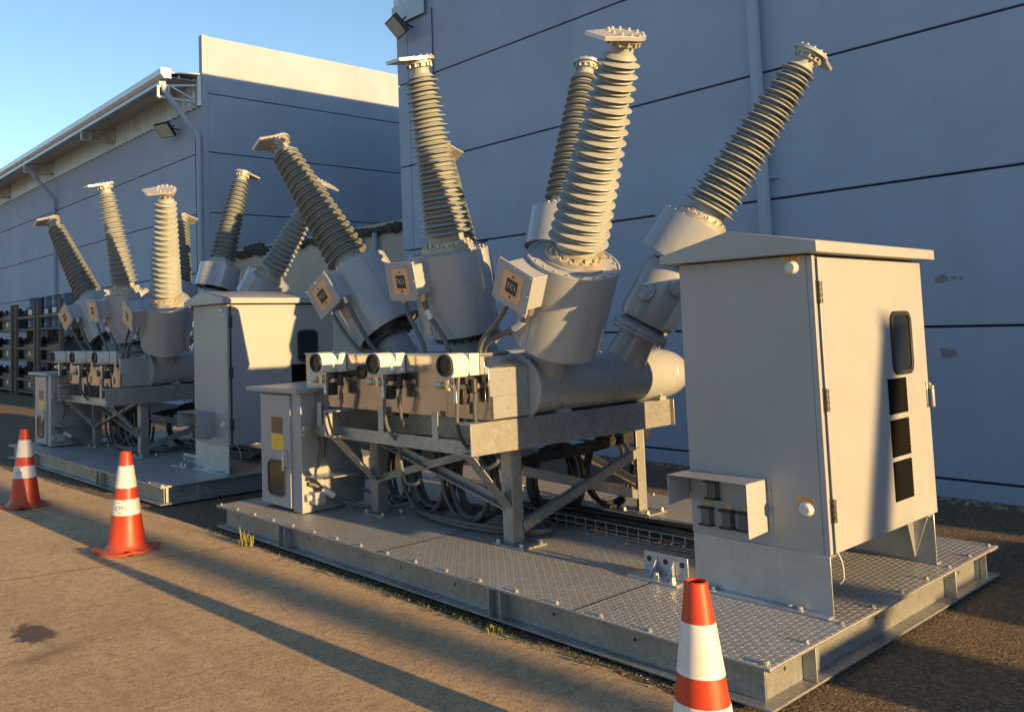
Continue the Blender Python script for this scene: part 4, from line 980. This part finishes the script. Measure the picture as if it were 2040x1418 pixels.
# ------------------------------------------------------------------ stacked stillages and drums in the far corner of the yard
def stillage(u, v, z, label):
    t = bthing('steel_stillage', label, 'stillage', 'stacked stillages at far left', (u, v, z)); w, dpt, h = 1.95, 1.1, .90
    for a in (-1, 1):
        for b in (-1, 1): LB().box(u+a*w/2-.05, u+a*w/2+.05, v+b*dpt/2-.05, v+b*dpt/2+.05, z+.001, z+h-.001).build('post', M['rustpost'], t)
    LB().box(u-w/2+.051, u+w/2-.051, v-dpt/2+.02, v+dpt/2-.02, z+.10, z+.16).build('base_tray', M['rustpost'], t)
    for vv in (v-dpt/2, v+dpt/2): LB().box(u-w/2+.051, u+w/2-.051, vv-.025, vv+.025, z+.45, z+.52).build('side_rail', M['rustpost'], t)
    return t
def parts_crate(u, v, z, label, sd):
    t = bthing('parts_crate', label, 'crate', 'crates of dark parts in the stillages', (u, v, z)); rr = random.Random(sd)
    LB().box(u-.75, u+.75, v-.42, v+.42, z, z+.44).build('crate_body', M['junk'], t, bevel=.01)
    hp = LB()
    for i in range(16):
        a, b = u+rr.uniform(-.68, .68), v+rr.uniform(-.38, .38); zz = z+.44+rr.uniform(0, .14)
        hp.cyl((a, b, zz), (a+rr.uniform(-.3, .3), b+rr.uniform(-.1, .1), zz+rr.uniform(-.05, .08)), rr.uniform(.03, .08), n=10)
    hp.build('loose_parts', M['junk'], t)
    LB().box(u-.2, u-.02, v-.425, v-.4205, z+.10, z+.24).build('paper_tag', M['white'], t)
    return t
ST = None; CT = None
tier = ['bottom', 'middle', 'top']
cols = [(-26.4, 'farthest left'), (-24.15, 'second from left'), (-21.75, 'third from left'), (-19.5, 'rightmost')]
for i, (u, wd) in enumerate(cols):
    for j in range(3):
        at = (u, -1.0, .001+.9*j); lab = f'rusty steel stillage, {tier[j]} of the {wd} stack'; lab2 = f'crate of dark steel parts in the {tier[j]} stillage of the {wd} stack'
        if ST is None: ST = stillage(*at, lab); CT = parts_crate(u, -1.0, at[2]+.161, lab2, 5)
        else:
            a = copy_tree(ST); a.location = BR @ Vector(at); a['label'] = lab
            if j == 2 and i >= 2: continue
            b = copy_tree(CT); b.location = BR @ Vector((u, -1.0, at[2]+.161)); b['label'] = lab2
DR = None
for u, v, z, lab in ((-21.9, -1.15, 1.97, 'blue drum standing left in the top of the third stack of stillages'), (-21.2, -.9, 1.97, 'blue drum right in the top of the third stack of stillages'), (-19.8, -1.1, 1.97, 'dark blue drum in the top of the rightmost stillage stack, left of its pair'), (-19.15, -1.05, 1.97, 'dark blue drum in the top of the rightmost stillage stack, right of its pair')):
    if DR is None:
        DR = bthing('oil_drum', lab, 'drum', 'blue drums on the stillages', (u, v, z))
        pr = [(.27, 0), (.285, .02), (.28, .03), (.28, .28), (.292, .30), (.28, .32), (.28, .57), (.292, .59), (.28, .61), (.28, .86), (.285, .87), (.27, .885), (.265, .87), (.01, .87)]
        LB().lathe(pr, 28, Matrix.Translation((u, v, z))).build('drum_body', M['drum'], DR)
        LB().prism([(-.09, -.07), (.09, -.07), (.09, .07), (-.09, .07)], .281, .283, Matrix.Translation((u, v, z+.47)) @ frame((.35, -.94, 0)).to_4x4()).build('drum_label', M['white'], DR)
    else:
        a = copy_tree(DR); a.location = BR @ Vector((u, v, z)); a['label'] = lab

# ------------------------------------------------------------------ ground litter
def weed(x, y, n, hmax, label, sd):
    wd = thing('weed', (x, y, .006), label, 'weed', 'weeds along the skid'); rr = random.Random(sd); g = MB()
    for i in range(n):
        a = rr.uniform(0, 2*PI); L = rr.uniform(.3, 1)*hmax; p = Vector((x+rr.gauss(0, .03), y+rr.gauss(0, .022), .006)); o = Vector((math.cos(a), math.sin(a), 0))*rr.uniform(.25, .9)*L
        side = Vector((-math.sin(a), math.cos(a), 0))*.003; q = p+o*.4+Vector((0, 0, L*.7)); e = p+o+Vector((0, 0, L*rr.uniform(.75, 1)))
        g.add([p-side, p+side, q+side*.8, q-side*.8, e], [(0, 1, 2, 3), (3, 2, 4)])
    g.build('grass_blade', M['grass'], wd, smooth=False)
weed(-4.10, -.11, 60, .15, 'tuft of dry yellow grass growing against the front of the nearest skid', 9)
weed(-1.47, -.10, 40, .05, 'low green weed in the litter under the middle of the nearest skid edge', 10)
g = MB(); rr = random.Random(4)
for i in range(1300):
    x = rr.uniform(-11, .6); y = -.03+rr.gauss(0, .10); s = rr.uniform(.002, .009)*(1.8 if rr.random() < .06 else 1)
    if x < -4.9 and x > -5.9: y += rr.uniform(0, .5)
    z = .004; a = rr.uniform(0, 6)
    vs = [(x+s*math.cos(a+k*2.1)*rr.uniform(.6, 1.2), y+s*math.sin(a+k*2.1)*rr.uniform(.6, 1.2), z) for k in range(3)]+[(x, y, z+s*rr.uniform(.5, 1.1))]
    g.add(vs, [(0, 1, 3), (1, 2, 3), (2, 0, 3)])
tag(g.build('gravel', M['stone'], smooth=False), 'pale grit scattered along the edge of the concrete apron', 'gravel', kind='stuff')
g = MB()
for i in range(1500):
    x = rr.choice((rr.gauss(-1.62, .35), rr.gauss(-2.6, .6), rr.uniform(-4.8, 0))); y = -.06+rr.gauss(0, .035); s = rr.uniform(.006, .022); a = rr.uniform(0, 6); h = rr.uniform(.004, .022)
    p = Vector((x, y, .006)); d = Vector((math.cos(a), math.sin(a), 0))*s
    g.add([p, p+d*.6+Vector((0, 0, h)), p+d+Vector((-d.y*.5, d.x*.5, h*.6))], [(0, 1, 2)])
tag(g.build('ground_litter', M['moss'], smooth=False), 'dark moss and leaf litter in the shade of the nearest skid', 'moss', kind='stuff')
g = MB()
for i in range(1500):
    u = rr.uniform(-6, 6); v = -.03-abs(rr.gauss(0, .12)); s = rr.uniform(.006, .03); p = BR @ Vector((u, v, .0)); a = rr.uniform(0, 6)
    vs = [(p.x+s*math.cos(a+k*1.57)*rr.uniform(.6, 1.2), p.y+s*math.sin(a+k*1.57)*rr.uniform(.6, 1.2), 0) for k in range(4)]+[(p.x, p.y, s*rr.uniform(.5, .9))]
    g.add(vs, [(0, 1, 4), (1, 2, 4), (2, 3, 4), (3, 0, 4)])
tag(g.build('gravel', M['stone'], smooth=False), 'broken pale stones along the foot of the tall warehouse wall', 'gravel', kind='stuff')

# ------------------------------------------------------------------ camera
cam = bpy.data.cameras.new('camera'); co = bpy.data.objects.new('camera', cam); COL.objects.link(co)
Rcv = ((0.6221673619764637, 0.7823237826098799, -0.02961879224778463), (-0.07227016371774572, 0.019721464657226677, -0.9971900958533352), (-0.7795414018045856, 0.6225596862909958, 0.06880871948960099))
co.matrix_world = Matrix.Translation((1.876230, -3.513281, 1.650782)) @ Matrix(((Rcv[0][0], -Rcv[1][0], -Rcv[2][0]), (Rcv[0][1], -Rcv[1][1], -Rcv[2][1]), (Rcv[0][2], -Rcv[1][2], -Rcv[2][2]))).to_4x4()
cam.sensor_width = 36; cam.lens = 36*1710.49/2040; cam.shift_x = (1020-751.13)/2040; cam.shift_y = (537.02-709)/2040
cam.clip_end = 2000; cam.clip_start = .05
scn.camera = co

# ------------------------------------------------------------------ light
EL, AZ = R(8.4), .065
sun = bpy.data.lights.new('sun', 'SUN'); so = bpy.data.objects.new('sun', sun); COL.objects.link(so)
sun.energy = 5.0; sun.angle = R(.5); sun.color = (1., .62, .235)
dv = Vector((math.cos(EL)*math.cos(AZ), math.cos(EL)*math.sin(AZ), math.sin(EL)))
so.rotation_euler = (-dv).to_track_quat('-Z', 'Y').to_euler(); so.location = (20, 0, 8)
w = bpy.data.worlds.new('World'); scn.world = w; w.use_nodes = True
nt = w.node_tree; bg = nt.nodes['Background']
sk = nt.nodes.new('ShaderNodeTexSky'); sk.sky_type = 'NISHITA'; sk.sun_disc = False
sk.sun_elevation = EL; sk.sun_rotation = PI/2-AZ; sk.altitude = 600; sk.air_density = 1.; sk.dust_density = .35; sk.ozone_density = 2.0; sk.air_density = 1.0
nt.links.new(sk.outputs[0], bg.inputs[0]); bg.inputs[1].default_value = .118
scn.view_settings.view_transform = 'Standard'; scn.view_settings.look = 'None'; scn.view_settings.exposure = 1.25; scn.view_settings.gamma = 1
scn.cycles.max_bounces = 6; scn.cycles.diffuse_bounces = 3; scn.cycles.use_denoising = True

for o in bpy.data.objects:
    if '_o' in o: del o['_o']
